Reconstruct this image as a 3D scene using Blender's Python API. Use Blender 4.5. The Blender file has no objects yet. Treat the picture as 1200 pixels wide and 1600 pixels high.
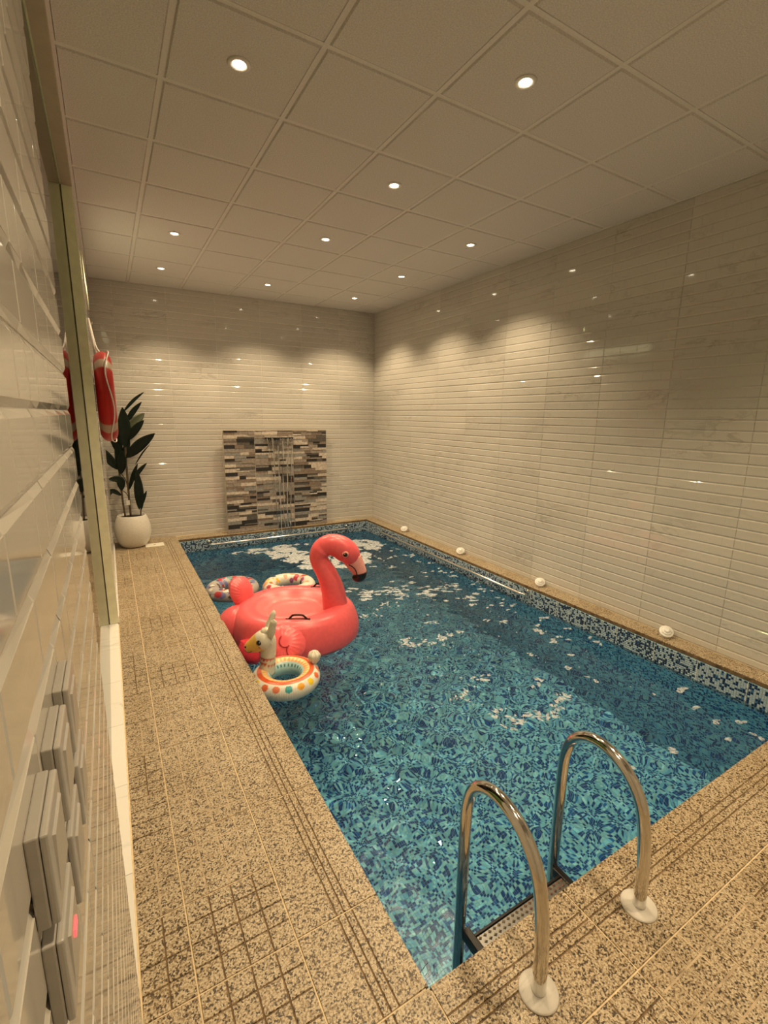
import bpy, bmesh, math, random
import numpy as np
from mathutils import Matrix, Vector, noise

random.seed(7); RNG = np.random.default_rng(7)
S = bpy.context.scene
COL = S.collection

# ------------------------------------------------------------------ camera
CAM_POS = (0.231, -1.612, 1.703)
F_PX = 728.94
YAW, PITCH, ROLL = -0.530268595, 0.203404065, -0.014301579
def cam_axes():
    ca, sa = math.cos(YAW), math.sin(YAW); cb, sb = math.cos(PITCH), math.sin(PITCH)
    cc, sc = math.cos(ROLL), math.sin(ROLL)
    fwd = Vector((-sa*cb, ca*cb, -sb)); right = Vector((ca, sa, 0)); down = fwd.cross(right)
    return cc*right+sc*down, -sc*right+cc*down, fwd
r_, d_, f_ = cam_axes()
cd = bpy.data.cameras.new('camera'); cam = bpy.data.objects.new('camera', cd); COL.objects.link(cam)
cam.matrix_world = Matrix(((r_.x, -d_.x, -f_.x, CAM_POS[0]), (r_.y, -d_.y, -f_.y, CAM_POS[1]),
                           (r_.z, -d_.z, -f_.z, CAM_POS[2]), (0, 0, 0, 1)))
cd.sensor_fit = 'VERTICAL'; cd.sensor_height = 36; cd.lens = F_PX/1600*36; cd.clip_start = 0.01
S.camera = cam
# ------------------------------------------------------------------ world, exposure
w = bpy.data.worlds.new('world'); S.world = w; w.use_nodes = True
w.node_tree.nodes['Background'].inputs[0].default_value = (0.9, 0.8, 0.6, 1)
w.node_tree.nodes['Background'].inputs[1].default_value = 0.02
S.view_settings.view_transform = 'Standard'; S.view_settings.look = 'None'
S.view_settings.gamma = 1; S.view_settings.use_curve_mapping = False
S.view_settings.exposure = 0.66
LAMP_W = 66.0                       # watts of each downlight's spot
LAMP_COL = (1.0, 0.765, 0.46)
S.cycles.max_bounces = 8; S.cycles.diffuse_bounces = 4; S.cycles.glossy_bounces = 4
S.cycles.transmission_bounces = 6; S.cycles.transparent_max_bounces = 12
S.cycles.sample_clamp_indirect = 4.0

# ------------------------------------------------------------------ dimensions (metres)
XL, XR, YF, YB, H = 0.165, 4.012, 5.225, -2.6, 3.275
PX0, PX1, PY0, PY1 = 0.926, 3.84, -0.74, 5.12
WATER, PFLOOR = -0.19, -1.5
FAR_SKEW = 0.042
def far_y(x): return YF + (XR-x)*FAR_SKEW

# ------------------------------------------------------------------ materials
def mat(name):
    m = bpy.data.materials.new(name); m.use_nodes = True
    nt = m.node_tree; b = nt.nodes['Principled BSDF']
    return m, nt, b
def lk(nt, a, b): nt.links.new(a, b)
def nd(nt, t, **kw):
    n = nt.nodes.new(t)
    for k, v in kw.items():
        if k in n.inputs: n.inputs[k].default_value = v
        else: setattr(n, k, v)
    return n
def ramp(nt, src, stops):
    r = nt.nodes.new('ShaderNodeValToRGB'); cr = r.color_ramp
    while len(cr.elements) < len(stops): cr.elements.new(0.5)
    for e, (p, c) in zip(cr.elements, stops): e.position = p; e.color = (*c, 1)
    lk(nt, src, r.inputs[0]); return r
def bump(nt, b, src, strength, dist=0.01):
    n = nd(nt, 'ShaderNodeBump'); n.inputs['Strength'].default_value = strength; n.inputs['Distance'].default_value = dist
    lk(nt, src, n.inputs['Height']); lk(nt, n.outputs[0], b.inputs['Normal'])
def simple(name, col, rough=0.5, metal=0.0, nscale=40, var=0.08, bmp=0.05, spec=0.5):
    m, nt, b = mat(name)
    tc = nd(nt, 'ShaderNodeTexCoord'); n = nd(nt, 'ShaderNodeTexNoise', Scale=nscale, Detail=4.0)
    lk(nt, tc.outputs['Object'], n.inputs['Vector'])
    lo = tuple(c*(1-var) for c in col); hi = tuple(min(1, c*(1+var)) for c in col)
    r = ramp(nt, n.outputs['Fac'], [(0.3, lo), (0.7, hi)]); lk(nt, r.outputs[0], b.inputs['Base Color'])
    b.inputs['Roughness'].default_value = rough; b.inputs['Metallic'].default_value = metal
    b.inputs['Specular IOR Level'].default_value = spec
    if bmp: bump(nt, b, n.outputs['Fac'], bmp, 0.002)
    return m
def attr_mat(name, rough=0.35, spec=0.5, pl=None, sss=0.0):
    m, nt, b = mat(name)
    a = nd(nt, 'ShaderNodeVertexColor'); a.layer_name = 'col'
    tc = nd(nt, 'ShaderNodeTexCoord'); n = nd(nt, 'ShaderNodeTexNoise', Scale=30.0)
    lk(nt, tc.outputs['Object'], n.inputs['Vector'])
    mx = nd(nt, 'ShaderNodeMix', data_type='RGBA', blend_type='MULTIPLY'); mx.inputs[0].default_value = 1
    r = ramp(nt, n.outputs['Fac'], [(0.3, (0.9, 0.9, 0.9)), (0.7, (1, 1, 1))])
    lk(nt, a.outputs['Color'], mx.inputs[6]); lk(nt, r.outputs[0], mx.inputs[7]); lk(nt, mx.outputs[2], b.inputs['Base Color'])
    b.inputs['Roughness'].default_value = rough; b.inputs['Specular IOR Level'].default_value = spec
    return m

def marble(name, base, vein, rough):
    m, nt, b = mat(name)
    tc = nd(nt, 'ShaderNodeTexCoord'); oi = nd(nt, 'ShaderNodeObjectInfo')
    mul = nd(nt, 'ShaderNodeVectorMath', operation='MULTIPLY_ADD')
    cmb = nd(nt, 'ShaderNodeCombineXYZ')
    for i in range(3): lk(nt, oi.outputs['Random'], cmb.inputs[i])
    mul.inputs[1].default_value = (37, 51, 23)
    lk(nt, cmb.outputs[0], mul.inputs[0]); lk(nt, tc.outputs['Object'], mul.inputs[2])
    mp = nd(nt, 'ShaderNodeMapping'); mp.inputs['Rotation'].default_value = (0, 0, 0.75); mp.inputs['Scale'].default_value = (1.0, 3.2, 1)
    lk(nt, mul.outputs[0], mp.inputs[0])
    n = nd(nt, 'ShaderNodeTexNoise', Scale=2.6, Detail=7.0, Roughness=0.62, Distortion=0.9)
    lk(nt, mp.outputs[0], n.inputs['Vector'])
    r = ramp(nt, n.outputs['Fac'], [(0.0, base), (0.44, base), (0.495, vein), (0.53, base), (1.0, tuple(c*0.93 for c in base))])
    n2 = nd(nt, 'ShaderNodeTexNoise', Scale=1.3, Detail=3.0); lk(nt, mp.outputs[0], n2.inputs['Vector'])
    mask = ramp(nt, n2.outputs['Fac'], [(0.50, (0, 0, 0)), (0.70, (1, 1, 1))])
    mx = nd(nt, 'ShaderNodeMix', data_type='RGBA'); lk(nt, mask.outputs[0], mx.inputs[0])
    mx.inputs[6].default_value = (*base, 1); lk(nt, r.outputs[0], mx.inputs[7])
    hv = nd(nt, 'ShaderNodeHueSaturation'); mr = nd(nt, 'ShaderNodeMapRange')
    mr.inputs['To Min'].default_value = 0.95; mr.inputs['To Max'].default_value = 1.04
    lk(nt, oi.outputs['Random'], mr.inputs[0]); lk(nt, mr.outputs[0], hv.inputs['Value']); lk(nt, mx.outputs[2], hv.inputs['Color'])
    lk(nt, hv.outputs[0], b.inputs['Base Color'])
    b.inputs['Roughness'].default_value = rough
    return m

def granite(name):
    m, nt, b = mat(name)
    g = nd(nt, 'ShaderNodeNewGeometry')
    n1 = nd(nt, 'ShaderNodeTexNoise', Scale=150.0, Detail=4.0, Roughness=0.75); lk(nt, g.outputs['Position'], n1.inputs['Vector'])
    nw = nd(nt, 'ShaderNodeTexNoise', Scale=90.0, Detail=2.0); lk(nt, g.outputs['Position'], nw.inputs['Vector'])
    wp = nd(nt, 'ShaderNodeVectorMath', operation='MULTIPLY_ADD'); wp.inputs[1].default_value = (0.008, 0.008, 0.008)
    lk(nt, nw.outputs['Color'], wp.inputs[0]); lk(nt, g.outputs['Position'], wp.inputs[2])
    v = nd(nt, 'ShaderNodeTexVoronoi', Scale=190.0); lk(nt, wp.outputs[0], v.inputs['Vector'])
    n3 = nd(nt, 'ShaderNodeTexNoise', Scale=3.0, Detail=3.0); lk(nt, g.outputs['Position'], n3.inputs['Vector'])
    r1 = ramp(nt, n1.outputs['Fac'], [(0.34, (0.08, 0.058, 0.036)), (0.45, (0.36, 0.285, 0.19)), (0.54, (0.57, 0.48, 0.345)), (0.72, (0.72, 0.635, 0.49))])
    sep = nd(nt, 'ShaderNodeSeparateColor'); lk(nt, v.outputs['Color'], sep.inputs[0])
    r2 = ramp(nt, sep.outputs[0], [(0.0, (0.10, 0.085, 0.07)), (0.17, (0.14, 0.11, 0.085)), (0.21, (0.50, 0.42, 0.33)), (0.34, (0.62, 0.55, 0.45)), (0.40, (1, 0.98, 0.94)), (1.0, (1.0, 1.0, 1.0))])
    mx = nd(nt, 'ShaderNodeMix', data_type='RGBA', blend_type='MULTIPLY'); mx.inputs[0].default_value = 1
    lk(nt, r1.outputs[0], mx.inputs[6]); lk(nt, r2.outputs[0], mx.inputs[7])
    r3 = ramp(nt, n3.outputs['Fac'], [(0.3, (0.86, 0.82, 0.75)), (0.65, (1, 1, 1))])
    mx2 = nd(nt, 'ShaderNodeMix', data_type='RGBA', blend_type='MULTIPLY'); mx2.inputs[0].default_value = 1
    lk(nt, mx.outputs[2], mx2.inputs[6]); lk(nt, r3.outputs[0], mx2.inputs[7])
    lk(nt, mx2.outputs[2], b.inputs['Base Color'])
    b.inputs['Roughness'].default_value = 0.42
    bump(nt, b, n1.outputs['Fac'], 0.12, 0.001)
    return m

def water_mat():
    m, nt, b = mat('pool_water')
    out = nt.nodes['Material Output']; nt.nodes.remove(b)
    g = nd(nt, 'ShaderNodeBsdfGlass'); g.inputs['IOR'].default_value = 1.333; g.inputs['Roughness'].default_value = 0.0
    g.inputs['Color'].default_value = (0.90, 0.98, 1.0, 1)
    lk(nt, g.outputs[0], out.inputs['Surface'])
    return m
def clear_mat(name, tint, rough=0.02, ior=1.45, opaque=None, ofac=0.0):
    m, nt, b = mat(name); out = nt.nodes['Material Output']; nt.nodes.remove(b)
    tr = nd(nt, 'ShaderNodeBsdfTransparent'); tr.inputs[0].default_value = (*tint, 1)
    gl = nd(nt, 'ShaderNodeBsdfGlossy'); gl.inputs['Roughness'].default_value = rough
    fr = nd(nt, 'ShaderNodeFresnel'); fr.inputs[0].default_value = ior
    mx = nd(nt, 'ShaderNodeMixShader'); lk(nt, fr.outputs[0], mx.inputs[0]); lk(nt, tr.outputs[0], mx.inputs[1]); lk(nt, gl.outputs[0], mx.inputs[2])
    lk(nt, mx.outputs[0], out.inputs['Surface'])
    return m
def emit_mat(name, col, s):
    m, nt, b = mat(name)
    b.inputs['Base Color'].default_value = (*col, 1); b.inputs['Emission Color'].default_value = (*col, 1); b.inputs['Emission Strength'].default_value = s
    return m

M = {}
M['tile'] = marble('marble_wall_tile', (0.60, 0.575, 0.53), (0.44, 0.415, 0.37), 0.06)
M['grout'] = simple('wall_grout', (0.82, 0.79, 0.72), 0.8)
M['granite'] = granite('speckled_granite')
M['groove'] = simple('dark_brown_groove', (0.16, 0.10, 0.05), 0.8, nscale=25, var=0.5)  # groove bottoms coloured a darker brown than the granite
M['groove_fill'] = simple('silted_groove', (0.46, 0.36, 0.24), 0.8, nscale=25, var=0.35)
M['deck_grout'] = simple('deck_grout', (0.72, 0.58, 0.38), 0.8, nscale=30, var=0.15)
M['ceil'] = simple('mineral_ceiling_panel', (0.74, 0.71, 0.68), 0.9, nscale=160, var=0.16, bmp=0.25)
M['tbar'] = simple('ceiling_bar_paint', (0.80, 0.77, 0.73), 0.6, nscale=90, var=0.05)
M['sill'] = marble('white_marble_sill', (0.86, 0.84, 0.80), (0.6, 0.58, 0.55), 0.15)
M['jamb'] = simple('pale_lime_frame_paint', (0.96, 0.94, 0.70), 0.35, nscale=15, var=0.06)
M['headframe'] = simple('brown_frame_paint', (0.42, 0.35, 0.27), 0.4, nscale=15, var=0.06)
M['chrome'] = simple('polished_steel', (0.74, 0.72, 0.68), 0.10, 1.0, nscale=8, var=0.04, bmp=0)
M['brushed'] = simple('stamped_steel', (0.66, 0.65, 0.62), 0.22, 1.0, nscale=60, var=0.1)
M['satin'] = simple('satin_ring', (0.80, 0.76, 0.70), 0.35, 0.3, nscale=60, var=0.04)
M['bar'] = simple('bright_steel', (0.90, 0.88, 0.85), 0.16, 1.0, nscale=8, var=0.04, bmp=0)
M['white'] = simple('white_plastic', (0.80, 0.79, 0.76), 0.3, nscale=60, var=0.04)
M['flange'] = marble('white_marble_flange', (0.62, 0.59, 0.54), (0.40, 0.38, 0.35), 0.45)
M['switch'] = simple('grey_white_plastic', (0.40, 0.385, 0.36), 0.35, nscale=60, var=0.03)
M['switch_face'] = simple('pale_plastic_cover', (0.46, 0.445, 0.42), 0.3, nscale=60, var=0.03)
M['red_ind'] = emit_mat('red_indicator', (1.0, 0.08, 0.08), 1.2)
M['glass'] = clear_mat('green_tinted_glass', (0.72, 0.82, 0.62))
M['sheet'] = clear_mat('falling_water', (0.97, 0.98, 0.98), 0.02, 1.6)
M['water'] = water_mat()
def foam_mat():
    m = simple('white_foam', (0.58, 0.62, 0.66), 0.8, nscale=80, var=0.1); nt = m.node_tree; b = nt.nodes['Principled BSDF']
    g = nd(nt, 'ShaderNodeNewGeometry'); n = nd(nt, 'ShaderNodeTexNoise', Scale=32.0, Detail=5.0, Roughness=0.7); lk(nt, g.outputs['Position'], n.inputs['Vector'])
    r = ramp(nt, n.outputs['Fac'], [(0.36, (0.10, 0.10, 0.10)), (0.62, (0.88, 0.88, 0.88))]); lk(nt, r.outputs[0], b.inputs['Alpha']); return m
M['foam'] = foam_mat()
M['mosaic'] = attr_mat('glass_mosaic', 0.18)
M['mosaic_light'] = simple('pale_blue_mosaic', (0.43, 0.53, 0.61), 0.15, nscale=30, var=0.12)
M['mosaic_dark'] = simple('navy_mosaic', (0.012, 0.03, 0.10), 0.15, nscale=30, var=0.2)
M['mosaic_mid'] = simple('blue_mosaic', (0.06, 0.16, 0.34), 0.15, nscale=30, var=0.2)
M['mosaic_grout'] = simple('mosaic_grout', (0.45, 0.75, 0.88), 0.8)
M['pot'] = simple('white_stone_pot', (0.70, 0.67, 0.61), 0.55, nscale=50, var=0.06)
M['soil'] = simple('potting_soil', (0.04, 0.028, 0.018), 0.9, nscale=60, var=0.4)
M['leaf'] = simple('dark_green_leaf', (0.006, 0.013, 0.008), 0.45, nscale=14, var=0.3, spec=0.25)
M['leaf2'] = simple('dull_green_leaf', (0.07, 0.08, 0.045), 0.4, nscale=14, var=0.25)
M['stem'] = simple('brown_stem', (0.10, 0.07, 0.04), 0.6, nscale=50, var=0.3)
M['rope'] = simple('white_rope', (0.78, 0.74, 0.70), 0.7, nscale=200, var=0.1)
M['buoy'] = attr_mat('life_ring_shell', 0.35)
M['pink'] = attr_mat('coral_pink_vinyl', 0.30)
M['print'] = attr_mat('printed_vinyl', 0.28)
M['black'] = simple('black_vinyl', (0.012, 0.010, 0.012), 0.3)
M['white_dot'] = simple('eye_white', (0.85, 0.83, 0.8), 0.3)
M['stone'] = [simple('stone_'+n, c, 0.45, nscale=35, var=0.28) for n, c in
              (('charcoal', (0.025, 0.023, 0.022)), ('dark', (0.10, 0.09, 0.08)), ('taupe', (0.30, 0.255, 0.22)), ('grey', (0.26, 0.25, 0.235)), ('sand', (0.56, 0.49, 0.42)), ('brown', (0.22, 0.17, 0.135)))]
M['stone_joint'] = simple('stone_joint', (0.50, 0.43, 0.35), 0.7)
M['lens'] = emit_mat('lamp_lens', (1.0, 0.86, 0.62), 22.0)
M['plaster'] = simple('corridor_plaster', (0.70, 0.68, 0.45), 0.7, nscale=12, var=0.05)
M['lit_pane'] = emit_mat('lit_clerestory_glass', (1.0, 0.92, 0.55), 1.3)
M['cover'] = simple('pale_cover_plate', (0.82, 0.78, 0.68), 0.35, nscale=50, var=0.05)

# ------------------------------------------------------------------ helpers
def mesh(name, v, f, mats, smooth=False, cols=None, idx=None):
    me = bpy.data.meshes.new(name); me.from_pydata([tuple(map(float, p)) for p in v], [], f)
    for m in (mats if isinstance(mats, (list, tuple)) else [mats]): me.materials.append(m)
    if idx is not None: me.polygons.foreach_set('material_index', idx)
    if smooth: me.polygons.foreach_set('use_smooth', [True]*len(f))
    if cols is not None:
        a = me.color_attributes.new('col', 'FLOAT_COLOR', 'POINT')
        a.data.foreach_set('color', np.c_[np.array(cols, float), np.ones(len(cols))].ravel())
    me.update(); return me
def link(name, me, parent=None, loc=None, mtx=None):
    o = bpy.data.objects.new(name, me); COL.objects.link(o)
    if parent: o.parent = parent
    if mtx is not None: o.matrix_local = mtx
    elif loc is not None: o.location = loc
    return o
def tag(o, label, cat, group=None, kind=None):
    o['label'] = label; o['category'] = cat
    if group: o['group'] = group
    if kind: o['kind'] = kind
    return o
def empty(name, loc=(0, 0, 0), rz=0):
    o = bpy.data.objects.new(name, None); COL.objects.link(o); o.location = loc; o.rotation_euler = (0, 0, rz); o.empty_display_size = 0.1
    return o
class MB:
    def __init__(s): s.v = []; s.f = []; s.i = []
    def quad(s, a, b, c, d, k=0):
        n = len(s.v); s.v += [a, b, c, d]; s.f.append((n, n+1, n+2, n+3)); s.i.append(k)
    def box(s, x0, x1, y0, y1, z0, z1, k=0):
        n = len(s.v); s.v += [(x0,y0,z0),(x1,y0,z0),(x1,y1,z0),(x0,y1,z0),(x0,y0,z1),(x1,y0,z1),(x1,y1,z1),(x0,y1,z1)]
        for q in ((0,3,2,1),(4,5,6,7),(0,1,5,4),(1,2,6,5),(2,3,7,6),(3,0,4,7)): s.f.append(tuple(n+j for j in q)); s.i.append(k)
    def frustum(s, x0, x1, y0, y1, z0, z1, ins, k=0, ix=None):     # open-bottomed raised block, top inset
        n = len(s.v); ix = ins if ix is None else ix
        s.v += [(x0,y0,z0),(x1,y0,z0),(x1,y1,z0),(x0,y1,z0),(x0+ix,y0+ins,z1),(x1-ix,y0+ins,z1),(x1-ix,y1-ins,z1),(x0+ix,y1-ins,z1)]
        for q in ((4,5,6,7),(0,1,5,4),(1,2,6,5),(2,3,7,6),(3,0,4,7)): s.f.append(tuple(n+j for j in q)); s.i.append(k)
    def brick(s, x0, x1, y0, y1, z, iy, ix, d):            # deep bevels above and below, shallow notches at the ends
        n = len(s.v); a, c = y0+iy, y1-iy
        s.v += [(x0,y0,0),(x1,y0,0),(x1,a,z-d),(x1-ix,a,z),(x0+ix,a,z),(x0,a,z-d),(x0,c,z-d),(x0+ix,c,z),(x1-ix,c,z),(x1,c,z-d),(x1,y1,0),(x0,y1,0)]
        for q in ((0,1,2,3,4,5),(4,3,8,7),(5,4,7,6),(3,2,9,8),(6,7,8,9,10,11)): s.f.append(tuple(n+j for j in q)); s.i.append(0)
    def mesh(s, name, mats, smooth=False): return mesh(name, s.v, s.f, mats, smooth, idx=s.i)
    def obj(s, name, mats, parent=None, smooth=False, **kw): return link(name, s.mesh(name, mats, smooth), parent, **kw)
def bevel(o, w, seg=2):
    m = o.modifiers.new('bevel', 'BEVEL'); m.width = w; m.segments = seg; m.limit_method = 'ANGLE'; return o
def lathe(name, prof, mats, parent=None, n=32, loc=None, closed=False, cols=None):
    v = []; f = []
    for (r, z) in prof:
        for k in range(n): a = 2*math.pi*k/n; v.append((r*math.cos(a), r*math.sin(a), z))
    m = len(prof)
    for i in range(m-1):
        for k in range(n): f.append((i*n+k, i*n+(k+1) % n, (i+1)*n+(k+1) % n, (i+1)*n+k))
    if prof[0][0] > 1e-4: f.append(tuple(range(n))[::-1])
    if prof[-1][0] > 1e-4: f.append(tuple((m-1)*n+k for k in range(n)))
    return link(name, mesh(name, v, f, mats, True, cols), parent, loc=loc)
def spline(pts, n):
    """Catmull-Rom through rows of numbers -> n rows"""
    P = np.array(pts, float); P = np.vstack([2*P[0]-P[1], P, 2*P[-1]-P[-2]]); m = len(P)-3; out = []
    for t in np.linspace(0, m-1e-6, n):
        i = int(t); u = t-i; a, b, c, d = P[i:i+4]
        out.append(0.5*((2*b)+(c-a)*u+(2*a-5*b+4*c-d)*u*u+(3*b-a-3*c+d)*u**3))
    return np.array(out)
def sweep(path, radii, n=16, side=None, caps=True, colf=None):
    """tube along path; radii (rx, ry) rows; side fixes the first frame axis. returns v,f,cols"""
    P = np.array(path, float); m = len(P); T = np.gradient(P, axis=0); T /= np.linalg.norm(T, axis=1)[:, None]+1e-12
    if side is None:
        a = np.array([0, 0, 1.0]) if abs(T[0][2]) < 0.9 else np.array([1.0, 0, 0]); X = np.cross(a, T[0])
    else: X = np.array(side, float)
    v = []; f = []; c = []
    for i in range(m):
        X = X-T[i]*(X@T[i]); X /= np.linalg.norm(X); Y = np.cross(T[i], X)
        r = radii[i]; rx, ry = (r, r) if np.isscalar(r) else r
        for k in range(n):
            a = 2*math.pi*k/n; v.append(P[i]+X*rx*math.cos(a)+Y*ry*math.sin(a))
            if colf: c.append(colf(i/(m-1), a, v[-1]))
    for i in range(m-1):
        for k in range(n): f.append((i*n+k, i*n+(k+1) % n, (i+1)*n+(k+1) % n, (i+1)*n+k))
    if caps:
        f.append(tuple(range(n))[::-1]); f.append(tuple((m-1)*n+k for k in range(n)))
    return v, f, (c if colf else None)
def tube(name, path, r, mats, parent=None, n=14, loc=None, npts=None, smooth=True):
    P = spline(path, npts) if npts else np.array(path, float)
    v, f, _ = sweep(P, [r]*len(P), n); return link(name, mesh(name, v, f, mats, smooth), parent, loc=loc)
def surf(nu, nv, fn, wrapu=False, wrapv=False, colf=None):
    v = []; f = []; c = []
    for i in range(nu):
        for j in range(nv):
            u = i/(nu if wrapu else nu-1); w_ = j/(nv if wrapv else nv-1); p = fn(u, w_); v.append(p)
            if colf: c.append(colf(u, w_, p))
    for i in range(nu if wrapu else nu-1):
        for j in range(nv if wrapv else nv-1):
            a, b = (i+1) % nu, (j+1) % nv; f.append((i*nv+j, a*nv+j, a*nv+b, i*nv+b))
    return v, f, (c if colf else None)
def pillow(name, outline, depth, mats, parent, axis, cols=None, pleat=0, n=9, col=None):
    """inflated flat shape: outline list of (s,t) about its middle; axis = (origin, S, T, N)"""
    O, Sx, Tx, Nx = [np.array(a, float) for a in axis]; P = spline(list(outline)+[outline[0]], 72)[:-1]; ctr = P.mean(0); m = len(P)
    v = []; f = []; c = []
    for side in (1, -1):
        for q in range(n):
            s = 1-q/(n-1)          # 1 at rim -> 0 middle
            for k in range(m):
                p = ctr+(P[k]-ctr)*s; h = depth*math.sqrt(max(0, 1-s**2.6))
                if pleat: h *= 1-0.22*max(0, s-0.45)*(1+math.cos(k*math.pi*2/3.0))*pleat
                v.append(O+Sx*p[0]+Tx*p[1]+Nx*h*side); c.append(col(p, s) if col else (1, 1, 1))
    for side in range(2):
        o = side*n*m
        for q in range(n-1):
            for k in range(m):
                a = (o+q*m+k, o+q*m+(k+1) % m, o+(q+1)*m+(k+1) % m, o+(q+1)*m+k); f.append(a if side == 0 else a[::-1])
    return link(name, mesh(name, v, f, mats, True, c), parent)
def V(*a): return np.array(a, float)

# ================================================================== SETTING
# ---- embossed wall tiles 0.60 x 0.30 with a 4 x 4 running-bond brick relief
TW, TH, BW, BH, REL, INS = 0.60, 0.30, 0.15, 0.075, 0.0042, 0.0085
_tc = {}
def tile_mesh(u0, u1, v0, v1):
    k = tuple(round(x, 4) for x in (u0, u1, v0, v1))
    if k in _tc: return _tc[k]
    b = MB(); g = 0.0012
    a0, a1, c0, c1 = u0+(g if u0 >= 0 else 0), u1-g, v0+g, v1-g
    for r in range(4):
        y0, y1 = max(c0, r*BH), min(c1, (r+1)*BH)
        if y1-y0 < 0.004: continue
        off = -BW/2 if r % 2 else 0
        for q in range(6):
            x0, x1 = max(a0, off+q*BW), min(a1, off+(q+1)*BW)
            if x1-x0 < 0.004: continue
            b.brick(x0, x1, y0, y1, REL, min(INS, (y1-y0)*0.4), min(0.0030, (x1-x0)*0.4), 0.0011)
    b.box(a0, a1, c0, c1, -0.006, 0.0002)
    _tc[k] = b.mesh('wall_tile', M['tile']); return _tc[k]
def tiled_wall(parent, origin, U, N, u_lo, u_hi, v_lo, v_hi, uj, vj, hole=None):
    """tiles on a plane; origin at u=0,v=0; U along, z up, N outward; uj,vj joint phase"""
    U, N = Vector(U), Vector(N); Zv = Vector((0, 0, 1)); n = 0
    i0 = math.floor((u_lo-uj)/TW); i1 = math.ceil((u_hi-uj)/TW); j0 = math.floor((v_lo-vj)/TH); j1 = math.ceil((v_hi-vj)/TH)
    for i in range(i0, i1):
        for j in range(j0, j1):
            bu, bv = uj+i*TW, vj+j*TH
            a0, a1 = max(u_lo-bu, 0), min(u_hi-bu, TW); c0, c1 = max(v_lo-bv, 0), min(v_hi-bv, TH)
            if a1-a0 < 0.01 or c1-c0 < 0.01: continue
            p = Vector(origin)+U*bu+Zv*bv
            mt = Matrix(((U.x, 0, N.x, p.x), (U.y, 0, N.y, p.y), (U.z, 1, N.z, p.z), (0, 0, 0, 1)))
            if U.cross(Zv).dot(N) < 0:       # keep a right-handed frame: run u backwards
                p = Vector(origin)+U*(bu+TW)+Zv*bv
                mt = Matrix(((-U.x, 0, N.x, p.x), (-U.y, 0, N.y, p.y), (-U.z, 1, N.z, p.z), (0, 0, 0, 1)))
                a0, a1 = TW-a1, TW-a0
            link('wall_tile', tile_mesh(a0, a1, c0, c1), parent, mtx=mt); n += 1
    return n
SK = REL+0.0012
# right wall
b = MB(); b.box(XR+SK, XR+0.2, YB-0.2, YF+0.6, -0.05, H+0.1)
o = b.obj('wall_right', M['grout']); tag(o, 'long wall of glossy marbled tiles embossed like bricks beside the narrow coping', 'wall', kind='structure')
tiled_wall(o, (XR+REL, 0, 0), (0, 1, 0), (-1, 0, 0), YB, YF+0.02, 0, H, -0.10, -0.02)
# far wall (very slightly out of square)
ang = math.atan(FAR_SKEW)
fu = Vector((-math.cos(ang), math.sin(ang), 0)); fn = Vector((-math.sin(ang), -math.cos(ang), 0))
fo = Vector((XR, YF, 0)); LF = (XR-XL)/math.cos(ang)
b = MB()
def fp(u, d, z): p = fo+fu*u+fn*d; return (p.x, p.y, z)
for (d0, d1) in ((-0.2, -0.0025),):
    c = [fp(-0.2, d0, -0.05), fp(LF+0.3, d0, -0.05), fp(LF+0.3, d1, -0.05), fp(-0.2, d1, -0.05)]
    t = [(x, y, H+0.1) for x, y, _ in c]; n0 = len(b.v); b.v += c+t
    for q in ((0,1,2,3),(7,6,5,4),(1,0,4,5),(2,1,5,6),(3,2,6,7),(0,3,7,4)): b.f.append(tuple(n0+j for j in q)); b.i.append(0)
o = b.obj('wall_far', M['grout']); tag(o, 'short end wall of brick-embossed marbled tiles behind the waterfall panel', 'wall', kind='structure')
tiled_wall(o, tuple(fo+fn*(-REL+0.001)), tuple(fu), tuple(fn), 0, LF+0.02, 0, H, 0.0, -0.02)
# left wall: near pier, part beyond the glass door
DY0, DY1, DZ, GX = -0.40, 2.56, 3.20, 0.10
b = MB(); b.box(-0.06, XL-SK, YB-0.2, DY0, -0.05, H+0.1); b.box(-0.06, XL-SK, DY1, YF+0.6, -0.05, H+0.1); b.box(-0.06, XL-0.02, DY0, DY1, DZ+0.02, H+0.1)
o = b.obj('wall_left', M['grout']); tag(o, 'tiled wall around the glass door, switches on its near pier and life ring beyond', 'wall', kind='structure')
tiled_wall(o, (XL-REL, 0, 0), (0, 1, 0), (1, 0, 0), YB, DY0, 0, H, DY0, -0.02)
tiled_wall(o, (XL-REL, 0, 0), (0, 1, 0), (1, 0, 0), DY1, far_y(XL)+0.02, 0, H, DY1, -0.02)
# back wall behind the viewer
b = MB(); b.box(-0.06, XR+0.2, YB-0.2, YB-SK, -0.05, H+0.1)
o = b.obj('wall_back', M['grout']); tag(o, 'tiled end wall facing the waterfall panel across the pool', 'wall', kind='structure')
tiled_wall(o, (0, YB-REL, 0), (1, 0, 0), (0, 1, 0), XL, XR, 0, H, 0.0, -0.02)

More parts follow.
